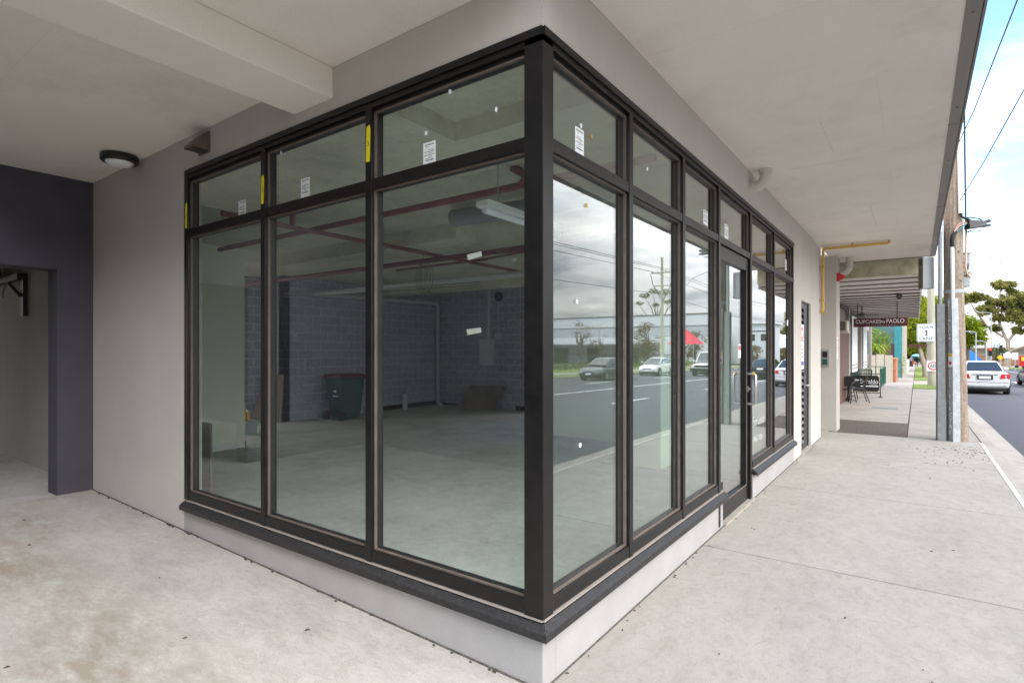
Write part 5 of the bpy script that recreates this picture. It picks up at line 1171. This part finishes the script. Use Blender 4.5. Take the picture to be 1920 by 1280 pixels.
    for s in (-1, 1):
        for y in ((-1.35, 1.38) if st == 'sedan' else (-1.25, 1.25) if st == 'hatch' else (-1.4, 1.45)):
            x = s * (W - .09)
            w = p('wheel', lambda b: b.lathe([(wr * .62, -.10), (wr * .95, -.105), (wr, -.08), (wr, .08), (wr * .95, .105), (wr * .62, .10), (wr * .62, -.10)], (x, y, wr), (s, 0, 0), 24), M['tyre'])
            p('rim', lambda b: (b.lathe([(0, .07), (wr * .15, .08), (wr * .62, .085), (wr * .62, .02), (0, .02)], (x, y, wr), (s, 0, 0), 20, smooth=False),), M['rim'], par=w)
            p('wheel_arch', lambda b: b.lathe([(wr * .9, -.02), (wr * 1.18, -.02), (wr * 1.18, .055), (wr * 1.05, .06), (wr * .9, .0)], (x, y, wr + .02), (s, 0, 0), 24), M['black'])
    yr, yf = low[0][0], low[-1][0]
    zl = low[1][2]
    for s in (-1, 1):
        if st == 'van':
            p('taillight', lambda b: b.box(s * .84 - .07, s * .84 + .07, yr - .01, yr + .05, .95, 1.35), M['tail'], bevel=.01)
            p('headlight', lambda b: b.box(s * .70 - .13, s * .70 + .13, yf - .06, yf + .02, .72, .90), M['lens'], bevel=.02)
            p('indicator', lambda b: b.box(s * .86 - .04, s * .86 + .045, yf - .10, yf - .0, .72, .90), M['orange'], bevel=.02)
        else:
            p('taillight', lambda b: b.hexa([(s * .50, yr - .035, zl - .27), (s * .83, yr + .02, zl - .27), (s * .50, yr + .1, zl - .27), (s * .86, yr + .24, zl - .27), (s * .55, yr - .03, zl - .08), (s * .85, yr + .04, zl - .06), (s * .55, yr + .1, zl - .08), (s * .875, yr + .30, zl - .06)]), M['tail'], bevel=.012)
            p('headlight', lambda b: b.hexa([(s * .42, yf - .04, .56), (s * .74, yf - .24, .58), (s * .42, yf - .2, .56), (s * .74, yf - .4, .58), (s * .42, yf - .10, .67), (s * .79, yf - .42, .77), (s * .42, yf - .25, .67), (s * .79, yf - .5, .77)]), M['lens'], bevel=.012)
        p('wing_mirror', lambda b: b.box(s * (W + .02), s * (W + .19), y4 - .42, y4 - .32, zb + .03, zb + .16) if s > 0 else b.box(s * (W + .19), s * (W + .02), y4 - .42, y4 - .32, zb + .03, zb + .16), paint, bevel=.02)
    pz = .72 if st != 'van' else .75
    p('plate_surround', lambda b: b.box(-.27, .27, yr - .030, yr + .02, pz - .03, pz + .15), M['black'])
    p('number_plate', lambda b: b.box(-.20, .20, yr - .040, yr - .0305, pz, pz + .11), M['paper'])
    p('bumper_crease', lambda b: b.box(-.80, .80, yr - .012, yr + .08, .56, .575), M['cafe']) if st == 'sedan' else None
    p('number_plate', lambda b: b.box(-.19, .19, yf + .0, yf + .02, .40 if st != 'van' else .52, .51 if st != 'van' else .63), M['paper'])
    p('bumper', lambda b: b.box(-.66, .66, yr - .0, yr + .1, .24, .31) if st != 'van' else b.box(-.9, .9, yr - .06, yr + .1, .42, .62), M['black'], bevel=.02)
    p('bumper', lambda b: b.box(-.62, .62, yf - .14, yf + .0, .24, .34) if st != 'van' else b.box(-.9, .9, yf - .06, yf + .06, .40, .66), M['black'], bevel=.02)
    p('grille', lambda b: b.box(-.34, .34, yf - .03, yf + .008, .54, .60) if st != 'van' else b.box(-.55, .55, yf - .02, yf + .012, .72, .9), M['black'])
    p('boot_trim', lambda b: b.box(-.45, .45, yr - .025, yr + .05, .90, .925), M['chrome'])
    p('underside', lambda b: b.box(-W * .85, W * .85, yr + .3, yf - .3, .16, .26), M['black'])
    return t
zr = lambda y: g(y) - .125
car('parked_car', 'white sedan seen from behind in the near lane beside the utility pole', 'car', (3.86, 32.1, zr(32)), 0, M['carwhite'], 'sedan')
car('parked_car', 'dark car at the right edge ahead of the white sedan', 'car', (7.22, 41.2, zr(41)), 0, M['cardark'], 'sedan')
car('moving_car', 'grey sedan on the far side of the road mirrored in the first street pane', 'car', (15.4, 31.6, zr(32)), PI, M['cargrey'], 'sedan')
car('moving_car', 'white hatchback across the road mirrored in the second street pane', 'car', (16.0, 42.3, zr(42)), PI, M['carwhite'], 'hatch')
car('moving_van', 'white van across the road mirrored in the third street pane', 'van', (12.3, 44.8, zr(44)), PI, M['carwhite'], 'van')
car('distant_car', 'white vehicle far up the road just left of the utility pole', 'van', (4.4, 75, zr(75)), 0, M['carwhite'], 'van')

# ------------------------------------------------------------------ far end of the street
gz = g(125)
def gum(b_, scale=1.0):
    base = (13.9, 124.0, gz)
    t = thing('gum_tree', 'tall spreading gum tree with pale limbs beyond the traffic lights', 'tree', base)
    cl = [(-5.2, 0, 12.0, 1.6), (-3.6, 0, 12.4, 1.3), (-1.0, 0, 14.0, 1.3), (.2, .5, 14.2, 1.0), (-2.6, 0, 9.6, 1.4), (-1.2, 1, 10.6, 1.8), (.6, 0, 11.2, 1.8), (2.2, 0, 10.4, 1.9), (3.6, .5, 9.0, 1.9), (4.8, 0, 7.8, 1.6), (2.8, -1, 8.2, 1.6), (1.2, -.5, 8.8, 1.5), (-.8, -.5, 8.4, 1.2), (5.6, 0, 9.8, 1.5), (-3.4, 0, 7.4, .9), (-1.6, 0, 6.6, .9), (1.8, 0, 6.2, 1.1), (4.2, 0, 6.0, 1.2), (6.4, 0, 6.6, 1.4), (.4, 1, 12.6, 1.2)]
    def tk(b):
        bx, by, bz = base
        sk = [([(0, 0, -.3), (.2, 0, 2.4), (.1, 0, 4.4)], [.5, .36, .28], 10),
              ([(.1, 0, 4.2), (-.9, 0, 7), (-1.2, 0, 10), (-.8, 0, 13.4)], [.26, .2, .14, .05], 8),
              ([(.1, 0, 4.2), (1.4, 0, 6.6), (2.2, 0, 9.8)], [.25, .18, .06], 8),
              ([(-.4, 0, 5), (-2.6, 0, 7), (-4.2, 0, 9.8), (-5.0, 0, 11.6)], [.2, .16, .11, .04], 8),
              ([(.2, 0, 2.6), (2.4, 0, 3.6), (4.4, 0, 5.4), (6, 0, 6.2)], [.22, .16, .1, .04], 8),
              ([(1.5, 0, 6.7), (3.2, 0, 7.4), (5.0, 0, 9.2)], [.14, .1, .04], 7),
              ([(-2.4, 0, .0), (-2.7, 0, 3.2), (-3.6, 0, 6.0), (-3.4, 0, 9.0)], [.26, .2, .13, .05], 8)]
        pool = []
        for pts, rad, n in sk:
            b.tube([(bx + x, by + y, bz + z) for x, y, z in pts], rad, n)
            for p, q in zip(pts[:-1], pts[1:]):
                for k in range(5): pool.append(Vector(p).lerp(Vector(q), k / 5))
        for cx, cy, cz, r in cl:
            c = Vector((cx, cy, cz)); o_ = Vector((bx, by, bz))
            p = min((v for v in pool if v.z < cz - .6), key=lambda v: (v - c).length + .3 * abs(v.x - cx))
            m_ = p.lerp(c, .5) + Vector((.15, .1, .25))
            b.tube([o_ + p, o_ + m_, o_ + c], [.10, .07, .025], 5)
    P('trunk', M['trunkpale'], tk, parent=t)
    sub = []
    for a, c, d, r in cl:
        for _ in range(11):
            sub.append((base[0] + a + random.uniform(-.8, .8) * r, base[1] + c + random.uniform(-.6, .6) * r, base[2] + d + random.uniform(-.45, .45) * r, r * random.uniform(.35, .6)))
    b = MB(); b.leaves(sub, 260, .21, .8, .2); b.build('crown', M['leafgum'], t, recalc=False)
gum(None)
tree('street_tree', 'rounded bright green tree just right of the utility pole', (6.6, 88, g(88)), 6.5, .25, [(0, 0, 3.6, 1.3), (.8, 0, 4.6, 1.4), (-.9, .4, 4.6, 1.4), (.1, -.4, 5.8, 1.3), (1.1, .2, 3.7, 1.0), (-.6, -.3, 6.2, 1.0), (-1.2, 0, 3.4, 1.2)], 460, .18, M['leafbright'], M['trunkdark'])
tree('garden_shrub', 'dark green bushy shrub in front of the pale roofed house', (11.0, 106, g(106)), 3.6, .12, [(0, 0, 1.6, 1.0), (.7, 0, 2.4, .9), (-.6, 0, 2.4, .8), (.1, 0, 3.2, .7)], 200, .13, M['leafdark'], M['trunkdark'], cat='shrub')
tree('garden_shrub', 'olive and rust coloured scrub at the right end of the street', (19.6, 118, gz), 3.5, .12, rnd_clumps(12, 3.6, 1, .6, 2.8, .8, 1.2), 120, .15, M['leafolive'], M['trunkdark'], cat='shrub')
t = thing('far_house', 'low house with a long pale roof behind the traffic lights', 'house', (15, 150, gz))
P('wall', M['cream'], lambda b: b.box(4, 46, 150, 160, gz - .2, 2.1), parent=t)
P('roof', M['whroof'], lambda b: b.hexa([(2, 148.5, 2.1), (48, 148.5, 2.1), (4, 161, 2.1), (46, 161, 2.1), (7, 154.5, 5.8), (43, 154.5, 5.8), (7, 155.5, 5.8), (43, 155.5, 5.8)]), parent=t)
P('window_band', M['cafe'], lambda b: [b.box(6 + 5 * k, 9.5 + 5 * k, 149.95, 149.99, .7, 1.7) for k in range(6)], parent=t)
P('brick_base', M['tileroof'], lambda b: b.box(4, 46, 149.9, 149.95, gz - .2, .5), parent=t)
t = thing('blue_marquee', 'bright blue sloping shelter beside the far traffic lights', 'shelter', (7.8, 101.5, g(101)))
P('cover', M['bluecloth'], lambda b: b.prism([(4.5, 101, g(101) + .0), (9.3, 101, g(101)), (9.2, 101, g(101) + 1.0), (7.3, 101, g(101) + 3.0), (6.2, 101, g(101) + 3.2), (4.5, 101, g(101) + 2.6)], (0, 5, 0)), parent=t)
P('white_trim', M['white'], lambda b: [b.tube([(x, 100.97, g(101)), (x, 100.97, g(101) + 1.2)], .05, 6) for x in (7.2, 8.4)], parent=t)
def post_sign(name, label, x, y, h, fn, cat='sign', group=None):
    t = thing(name, label, cat, (x, y, g(y)), group)
    P('post', M['galv'], lambda b: b.tube([(x, y, g(y) - .1), (x, y, g(y) + h)], .055, 8), parent=t)
    fn(t, x, y, g(y) + h); return t
def tl(t, x, y, z):
    P('housing', M['black'], lambda b: b.box(x - .17, x + .17, y - .16, y - .06, z - .95, z + .05), parent=t, bevel=.02)
    m, nt, out = _nt('red_signal_glow'); e = N(nt, 'ShaderNodeEmission'); e.inputs[0].default_value = (1, .02, .01, 1); e.inputs[1].default_value = 3; nt.links.new(e.outputs[0], out.inputs[0])
    P('red_light', m, lambda b: b.lathe([(0, .03), (.09, .02), (.11, 0)], (x, y - .161, z - .12), (0, -1, 0), 14), parent=t)
    for dz in (.44, .76): P('dark_light', M['tyre'], lambda b: b.lathe([(0, .03), (.09, .02), (.11, 0)], (x, y - .161, z - dz), (0, -1, 0), 14), parent=t)
post_sign('traffic_light', 'traffic light showing red at the far intersection', 8.95, 90, 2.7, tl, 'traffic light', 'far traffic lights')
post_sign('traffic_light', 'second traffic light on a tall pole right of the red one', 10.15, 92, 3.1, tl, 'traffic light', 'far traffic lights')
for o in bpy.data.objects:
    if o.name.startswith('red_light') and o.parent and 'second' in o.parent.get('label', ''): o.data.materials.clear(); o.data.materials.append(M['tyre'])
post_sign('road_sign', 'yellow diamond road sign at the far intersection', 9.95, 90.5, 1.8, lambda t, x, y, z: P('plate', M['yellowsign'], lambda b: b.prism([(x, y - .07, z + .1), (x + .35, y - .07, z - .25), (x, y - .07, z - .6), (x - .35, y - .07, z - .25)], (0, .01, 0)), parent=t))
post_sign('road_sign', 'white house shaped road sign near the gum tree trunk', 10.75, 91.5, 2.2, lambda t, x, y, z: P('plate', M['white'], lambda b: b.prism([(x - .38, y - .07, z - .7), (x + .38, y - .07, z - .7), (x + .42, y - .07, z - .2), (x, y - .07, z + .15), (x - .42, y - .07, z - .2)], (0, .01, 0)), parent=t))
post_sign('road_sign', 'smaller white rectangular sign at the far intersection', 11.5, 92.0, 2.2, lambda t, x, y, z: P('plate', M['white'], lambda b: b.box(x - .3, x + .3, y - .07, y - .06, z - .9, z), parent=t))
for x, y, h, lab in ((6.9, 80, 4.4, 'slim grey street lamp post left of the blue shelter end'), (8.1, 84, 3.4, 'short grey post right of the blue shelter'), (9.55, 96, 7.5, 'tall grey signal mast near the gum tree')):
    t = thing('street_post', lab, 'post', (x, y, g(y)))
    P('post', M['galv'], lambda b: b.tube([(x, y, g(y) - .1), (x, y, g(y) + h)], [.08, .06], 8), parent=t)
    P('arm', M['galv'], lambda b: b.tube([(x, y, g(y) + h - .05), (x - .5, y - .2, g(y) + h + .1), (x - 1.1, y - .4, g(y) + h + .1)], .04, 6), parent=t)
t = thing('red_shop_sign', 'small red and yellow roadside shop sign at the right edge', 'sign', (10.7, 78, g(78)))
P('panel', M['red'], lambda b: b.box(10.35, 11.4, 78, 78.1, g(78) + .6, g(78) + 1.7), parent=t)
P('yellow_panel', M['yellowsign'], lambda b: b.box(10.5, 11.2, 77.95, 77.99, g(78) + 1.2, g(78) + 1.6), parent=t)
P('post', M['galv'], lambda b: b.box(10.7, 10.8, 78.02, 78.08, g(78) - .1, g(78) + .5), parent=t)
one('overhead_wire', M['white'], lambda b: b.tube([(2.0, 34.2, 8.6), (9, 60, 7.2), (16.5, 90, 7.4), (24, 112, 9)], .03, 5), 'pale cable crossing the street in front of the gum tree', 'wire', 'street crossing wires')

# ------------------------------------------------------------------ across the road (seen in the street panes)
t = thing('warehouse', 'long white warehouse with grey band behind the far fence', 'warehouse', (42, 88, g(88)))
zg = g(88)
P('wall', M['warehouse'], lambda b: b.box(24.5, 80, 88, 120, zg, 7.4), parent=t)
P('grey_band', M['warehouseband'], lambda b: b.box(24.45, 80, 87.9, 87.97, 4.0, 5.5), parent=t)
P('parapet_line', M['cafetrim'], lambda b: (b.box(24.45, 80, 87.86, 87.99, 7.41, 7.55), b.box(24.45, 80, 87.86, 87.895, 5.5, 5.6)), parent=t)
P('loading_awning', M['whroof'], lambda b: b.box(34, 80, 82.5, 87.85, 2.55, 2.8), parent=t)
P('dock_door', M['cafetrim'], lambda b: [b.box(37 + 7 * k, 40 + 7 * k, 87.9, 87.95, zg, 2.0) for k in range(5)], parent=t)
t = thing('mirrored_house', 'pale two storey house with dark eaves across the road', 'house', (19, 95, g(95)))
P('wall', M['warehouse'], lambda b: b.box(17.6, 21.2, 95, 103, g(95), 5.9), parent=t)
P('roof', M['whroof'], lambda b: b.box(17.2, 21.6, 94.5, 103.5, 5.9, 6.2), parent=t)
P('window', M['carglass'], lambda b: [b.box(x, x + .9, 94.95, 94.99, 3.1, 4.2) for x in (18.1, 19.9)], parent=t)
P('window', M['carglass'], lambda b: [b.box(17.5, 21.3, 94.93, 94.985, 4.6, 4.75)], parent=t)
t = thing('steel_fence', 'black steel picket fence in front of the warehouse', 'fence', (28.6, 60, g(60)))
def sf(b):
    y = 34.0
    while y < 105:
        b.tube([(28.6, y, g(y)), (28.6, y, g(y) + 1.75)], .02, 4, smooth=False); y += .32
P('pickets', M['blacksteel'], sf, parent=t)
P('rail', M['blacksteel'], lambda b: [b.loft([[(28.57, y, g(y) + z), (28.63, y, g(y) + z), (28.63, y, g(y) + z + .05), (28.57, y, g(y) + z + .05)] for y in (34, 105)], smooth=False) for z in (.2, 1.6)], parent=t)
P('post', M['blacksteel'], lambda b: [b.box(28.55, 28.65, y, y + .1, g(y), g(y) + 1.85) for y in range(34, 105, 3)], parent=t)
b = MB(); y = 34.0; cl = []
while y < 104: cl.append((27.4, y, g(y) + .35, .55)); y += .8
b.leaves(cl, 90, .12, .8, .5); tag(b.build('hedge', M['leafhedge'], None, recalc=False), 'low bright green hedge along the warehouse fence', 'hedge')
tree('autumn_tree', 'sparse rust leaved young tree by the fence, first along', (26.6, 48.6, g(48)), 5.2, .12, rnd_clumps(13, 1.5, 1.5, 1.6, 5.0, .45, .8), 62, .09, M['leafautumn'], M['trunkdark'], 'autumn trees along the far verge', shell=.2)
tree('autumn_tree', 'small sparse autumn tree close beside the first one', (26.4, 52.6, g(52)), 4.6, .1, rnd_clumps(9, 1.1, 1.1, 1.4, 4.6, .35, .65), 48, .09, M['leafautumn'], M['trunkdark'], 'autumn trees along the far verge', shell=.2)
tree('autumn_tree', 'thin bare looking autumn tree, third along the far verge', (26.6, 58.6, g(58)), 4.6, .1, rnd_clumps(8, 1.1, 1.1, 1.4, 4.4, .35, .6), 50, .09, M['leafautumn'], M['trunkdark'], 'autumn trees along the far verge', shell=.2)
tree('autumn_tree', 'full olive tree turning orange, left of the mirrored pole', (26.6, 66.6, g(66)), 5.6, .16, rnd_clumps(20, 2.0, 2.0, 1.3, 5.3, .7, 1.2), 120, .12, M['leafolive'], M['trunkdark'], 'autumn trees along the far verge')
tree('autumn_tree', 'red brown autumn tree beside the red tent', (25.5, 82, g(82)), 6, .16, rnd_clumps(16, 1.9, 1.9, 1.3, 5.8, .6, 1.1), 110, .13, M['leafautumn'], M['trunkdark'], 'autumn trees along the far verge')
tree('garden_shrub', 'olive roadside scrub left of the mirrored house', (19.6, 92, g(92)), 3.2, .1, rnd_clumps(10, 2, 1, .5, 3.0, .8, 1.2), 100, .16, M['leafolive'], M['trunkdark'], cat='shrub')
tree('gum_tree', 'distant flat topped gum tree behind the warehouse', (54, 140, 0), 17, .35, [(-5, 0, 15.2, 1.3), (-2, 0, 16.8, 1.9), (1.2, 0, 17.2, 1.7), (3.6, 0, 16.2, 1.6), (-3.0, 0, 14.2, 1.5), (5.2, 0, 14.2, 1.2), (8, 0, 13.0, 1.0), (9.8, 0, 11.8, .9), (.6, 0, 13.6, 1.2)], 110, .2, M['leafdark'], M['trunkdark'], flat=.5)
tree('gum_tree', 'low dark treeline clump behind the warehouse roof', (57, 138, 0), 10.2, .3, [(-9 + 2 * k, 0, 9.6 + .4 * (k % 3), 1.3) for k in range(11)], 90, .22, M['leafdark'], M['trunkdark'], flat=.6, limbs=False)
t = thing('power_pole', 'tall pale power pole with crossarms across the road', 'power pole', (19.2, 52.0, g(52)))
zt = 10.9
P('pole', M['timberpale'], lambda b: b.tube([(19.2, 52, g(52) - .2), (19.2, 52, 4), (19.2, 52, zt)], [.2, .17, .12], 12), parent=t)
P('crossarm', M['timberpale'], lambda b: (b.box(18.1, 20.3, 51.85, 51.93, 9.3, 9.42), b.box(18.4, 20.0, 51.85, 51.93, 8.0, 8.1)), parent=t)
P('brace', M['wire'], lambda b: (b.tube([(18.05, 51.86, 9.25), (18.3, 51.86, 8.0), (19.1, 51.88, 6.4)], .035, 5), b.tube([(20.35, 51.86, 9.25), (20.1, 51.86, 8.2), (19.3, 51.88, 6.8)], .035, 5)), parent=t)
P('insulator', M['greybox'], lambda b: [b.lathe([(.05, 0), (.07, .06), (.03, .16), (0, .17)], (x, 51.89, 9.42), n=8) for x in (18.2, 18.8, 19.6, 20.2)], parent=t)
for i, (x, z, lab) in enumerate(((18.2, 9.55, 'left top power line along the far verge'), (18.9, 9.62, 'second top power line along the far verge'), (20.2, 9.55, 'outer top power line along the far verge'), (19.2, 7.2, 'lower power line along the far verge'))):
    one('power_line', M['wire'], lambda b: b.tube([(x, 104, z - .3), (x, 78, z - .9), (x, 52, z), (x, 26, z - .8), (x, 0, z)], .022, 5), lab, 'wire', 'power lines along the far verge')
t = thing('street_lamp', 'grey street lamp with long curved arm across the road', 'street lamp', (18.6, 56.5, g(56)))
P('post', M['galv'], lambda b: b.tube([(18.6, 56.5, g(56)), (18.6, 56.5, 8.2)], [.1, .07], 8), parent=t)
P('arm', M['galv'], lambda b: b.tube([(18.6, 56.5, 8.1), (18.3, 58.5, 9.4), (17.6, 61, 10.3), (16.5, 63.2, 10.6)], .05, 6), parent=t)
P('lamp_head', M['greybox'], lambda b: b.box(16.1, 16.7, 63.0, 63.5, 10.52, 10.68), parent=t, bevel=.03)
t = thing('red_tent', 'red peaked promotional tent across the road', 'tent', (13.6, 49, g(49)))
P('roof', M['redtent'], lambda b: b.hexa([(19.2, 62, 2.3), (22.4, 62, 2.3), (19.2, 66, 2.3), (22.4, 66, 2.3), (20.7, 63.9, 4.0), (20.9, 63.9, 4.0), (20.7, 64.1, 4.0), (20.9, 64.1, 4.0)]), parent=t)
P('leg', M['galv'], lambda b: [b.tube([(x, y, g(62)), (x, y, 2.3)], .03, 6) for x in (19.3, 22.3) for y in (62.1, 65.9)], parent=t)
t = thing('promotional_flag', 'tall red feather flag with white and yellow panels across the road', 'flag', (13.4, 49.5, g(49)))
P('cloth', M['redtent'], lambda b: b.prism([(18.9, 70, 1.3), (18.0, 70, 1.3), (17.4, 70, 4.2), (17.6, 70, 6.2), (18.2, 70, 6.9), (18.9, 70, 6.4)], (0, .03, 0)), parent=t)
P('white_panel', M['paper'], lambda b: (b.box(18.0, 18.85, 69.96, 69.99, 1.9, 2.7), b.lathe([(0, .02), (.35, .02), (.35, 0)], (18.3, 69.99, 4.9), (0, -1, 0), 18)), parent=t)
P('yellow_panel', M['yellowsign'], lambda b: b.box(17.95, 18.85, 69.96, 69.99, 2.9, 3.6), parent=t)
P('pole', M['galv'], lambda b: b.tube([(18.95, 70, g(70)), (18.95, 70, 6.6)], .04, 6), parent=t)

# ------------------------------------------------------------------ sky, sun, camera
SUN_EL, SUN_AZ = math.radians(34), math.radians(112)        # low over the street, spread wide by the cloud
w = bpy.data.worlds.new('World'); SC.world = w; w.use_nodes = True
nt = w.node_tree
for n in list(nt.nodes): nt.nodes.remove(n)
out = nt.nodes.new('ShaderNodeOutputWorld'); bg = nt.nodes.new('ShaderNodeBackground'); bg.inputs['Strength'].default_value = 0.13
sky = nt.nodes.new('ShaderNodeTexSky'); sky.sky_type = 'NISHITA'; sky.sun_disc = False
sky.sun_elevation = SUN_EL; sky.sun_rotation = SUN_AZ; sky.air_density = 1.0; sky.dust_density = 0.6; sky.ozone_density = 2.0
tc = nt.nodes.new('ShaderNodeTexCoord')
sep = nt.nodes.new('ShaderNodeSeparateXYZ'); nt.links.new(tc.outputs['Generated'], sep.inputs[0])
# cloud deck: project the direction onto a flat layer so clouds crowd together toward the horizon
za = N(nt, 'ShaderNodeMath', operation='MAXIMUM'); nt.links.new(sep.outputs['Z'], za.inputs[0]); za.inputs[1].default_value = 0.0
zz = N(nt, 'ShaderNodeMath', operation='ADD'); nt.links.new(za.outputs[0], zz.inputs[0]); zz.inputs[1].default_value = 0.16
dx = N(nt, 'ShaderNodeMath', operation='DIVIDE'); nt.links.new(sep.outputs['X'], dx.inputs[0]); nt.links.new(zz.outputs[0], dx.inputs[1])
dy = N(nt, 'ShaderNodeMath', operation='DIVIDE'); nt.links.new(sep.outputs['Y'], dy.inputs[0]); nt.links.new(zz.outputs[0], dy.inputs[1])
cv = nt.nodes.new('ShaderNodeCombineXYZ'); nt.links.new(dx.outputs[0], cv.inputs[0]); nt.links.new(dy.outputs[0], cv.inputs[1])
f1 = noise(nt, cv.outputs[0], 0.75, 9, 0.55)
f2 = noise(nt, cv.outputs[0], 1.3, 8, 0.6)
# more cover toward the east (across the road), a thinner bright veil up the street
ex = N(nt, 'ShaderNodeMapRange'); axx = N(nt, 'ShaderNodeMath', operation='ABSOLUTE'); nt.links.new(sep.outputs['X'], axx.inputs[0]); nt.links.new(axx.outputs[0], ex.inputs[0]); ex.inputs[1].default_value = 0.15; ex.inputs[2].default_value = 0.42; ex.inputs[3].default_value = -0.05; ex.inputs[4].default_value = 0.30
cs = N(nt, 'ShaderNodeMath', operation='ADD'); nt.links.new(f1, cs.inputs[0]); nt.links.new(ex.outputs[0], cs.inputs[1])
hz_ = N(nt, 'ShaderNodeMapRange'); nt.links.new(sep.outputs['Z'], hz_.inputs[0]); hz_.inputs[1].default_value = 0.0; hz_.inputs[2].default_value = 0.26; hz_.inputs[3].default_value = 0.34; hz_.inputs[4].default_value = -0.06
cs2 = N(nt, 'ShaderNodeMath', operation='ADD'); nt.links.new(cs.outputs[0], cs2.inputs[0]); nt.links.new(hz_.outputs[0], cs2.inputs[1])
cov = ramp(nt, cs2.outputs[0], [(0.42, (0, 0, 0)), (0.66, (1, 1, 1))])
ccol = ramp(nt, f2, [(0.34, (2.5, 2.65, 2.95)), (0.50, (4.9, 4.95, 5.05)), (0.66, (7.2, 7.1, 7.0))])
lum = N(nt, 'ShaderNodeMapRange'); nt.links.new(sep.outputs['Z'], lum.inputs[0]); lum.inputs[1].default_value = 0.0; lum.inputs[2].default_value = 0.85; lum.inputs[3].default_value = 0.30; lum.inputs[4].default_value = 1.9
lc = nt.nodes.new('ShaderNodeCombineXYZ')
for q in range(3): nt.links.new(lum.outputs[0], lc.inputs[q])
ccol = mixc(nt, 1.0, ccol, lc.outputs[0], 'MULTIPLY')
mx = mixc(nt, cov, mixc(nt, 1.0, sky.outputs['Color'], (0.80, 0.90, 1.0), 'MULTIPLY'), ccol)
nt.links.new(mx, bg.inputs['Color']); nt.links.new(bg.outputs[0], out.inputs['Surface'])

sun = bpy.data.lights.new('sun', 'SUN'); sun.energy = 0.55; sun.angle = math.radians(50); sun.color = (1, 0.975, 0.94)
so = bpy.data.objects.new('sun', sun); COL.objects.link(so)
d = Vector((math.sin(SUN_AZ) * math.cos(SUN_EL), math.cos(SUN_AZ) * math.cos(SUN_EL), math.sin(SUN_EL)))
so.rotation_euler = (-d).to_track_quat('-Z', 'Y').to_euler(); so.location = (-20, 10, 40)

cam = bpy.data.cameras.new('camera'); co = bpy.data.objects.new('camera', cam); COL.objects.link(co); SC.camera = co
cam.sensor_width = 36; cam.lens = 1043.6 / 1920 * 36; cam.shift_y = 16 / 1920; cam.clip_end = 2000; cam.clip_start = 0.05
co.location = (1.4227, -2.205, 1.6)
co.rotation_euler = (PI / 2, 0, math.radians(36.0))
SC.view_settings.view_transform = 'Standard'; SC.view_settings.look = 'None'; SC.view_settings.exposure = 2.15; SC.view_settings.gamma = 1
SC.cycles.use_denoising = True
SC.cycles.max_bounces = 10; SC.cycles.diffuse_bounces = 6; SC.cycles.glossy_bounces = 5; SC.cycles.transparent_max_bounces = 24; SC.cycles.transmission_bounces = 6
SC.cycles.sample_clamp_indirect = 10
SC.render.resolution_x = 1024; SC.render.resolution_y = 682
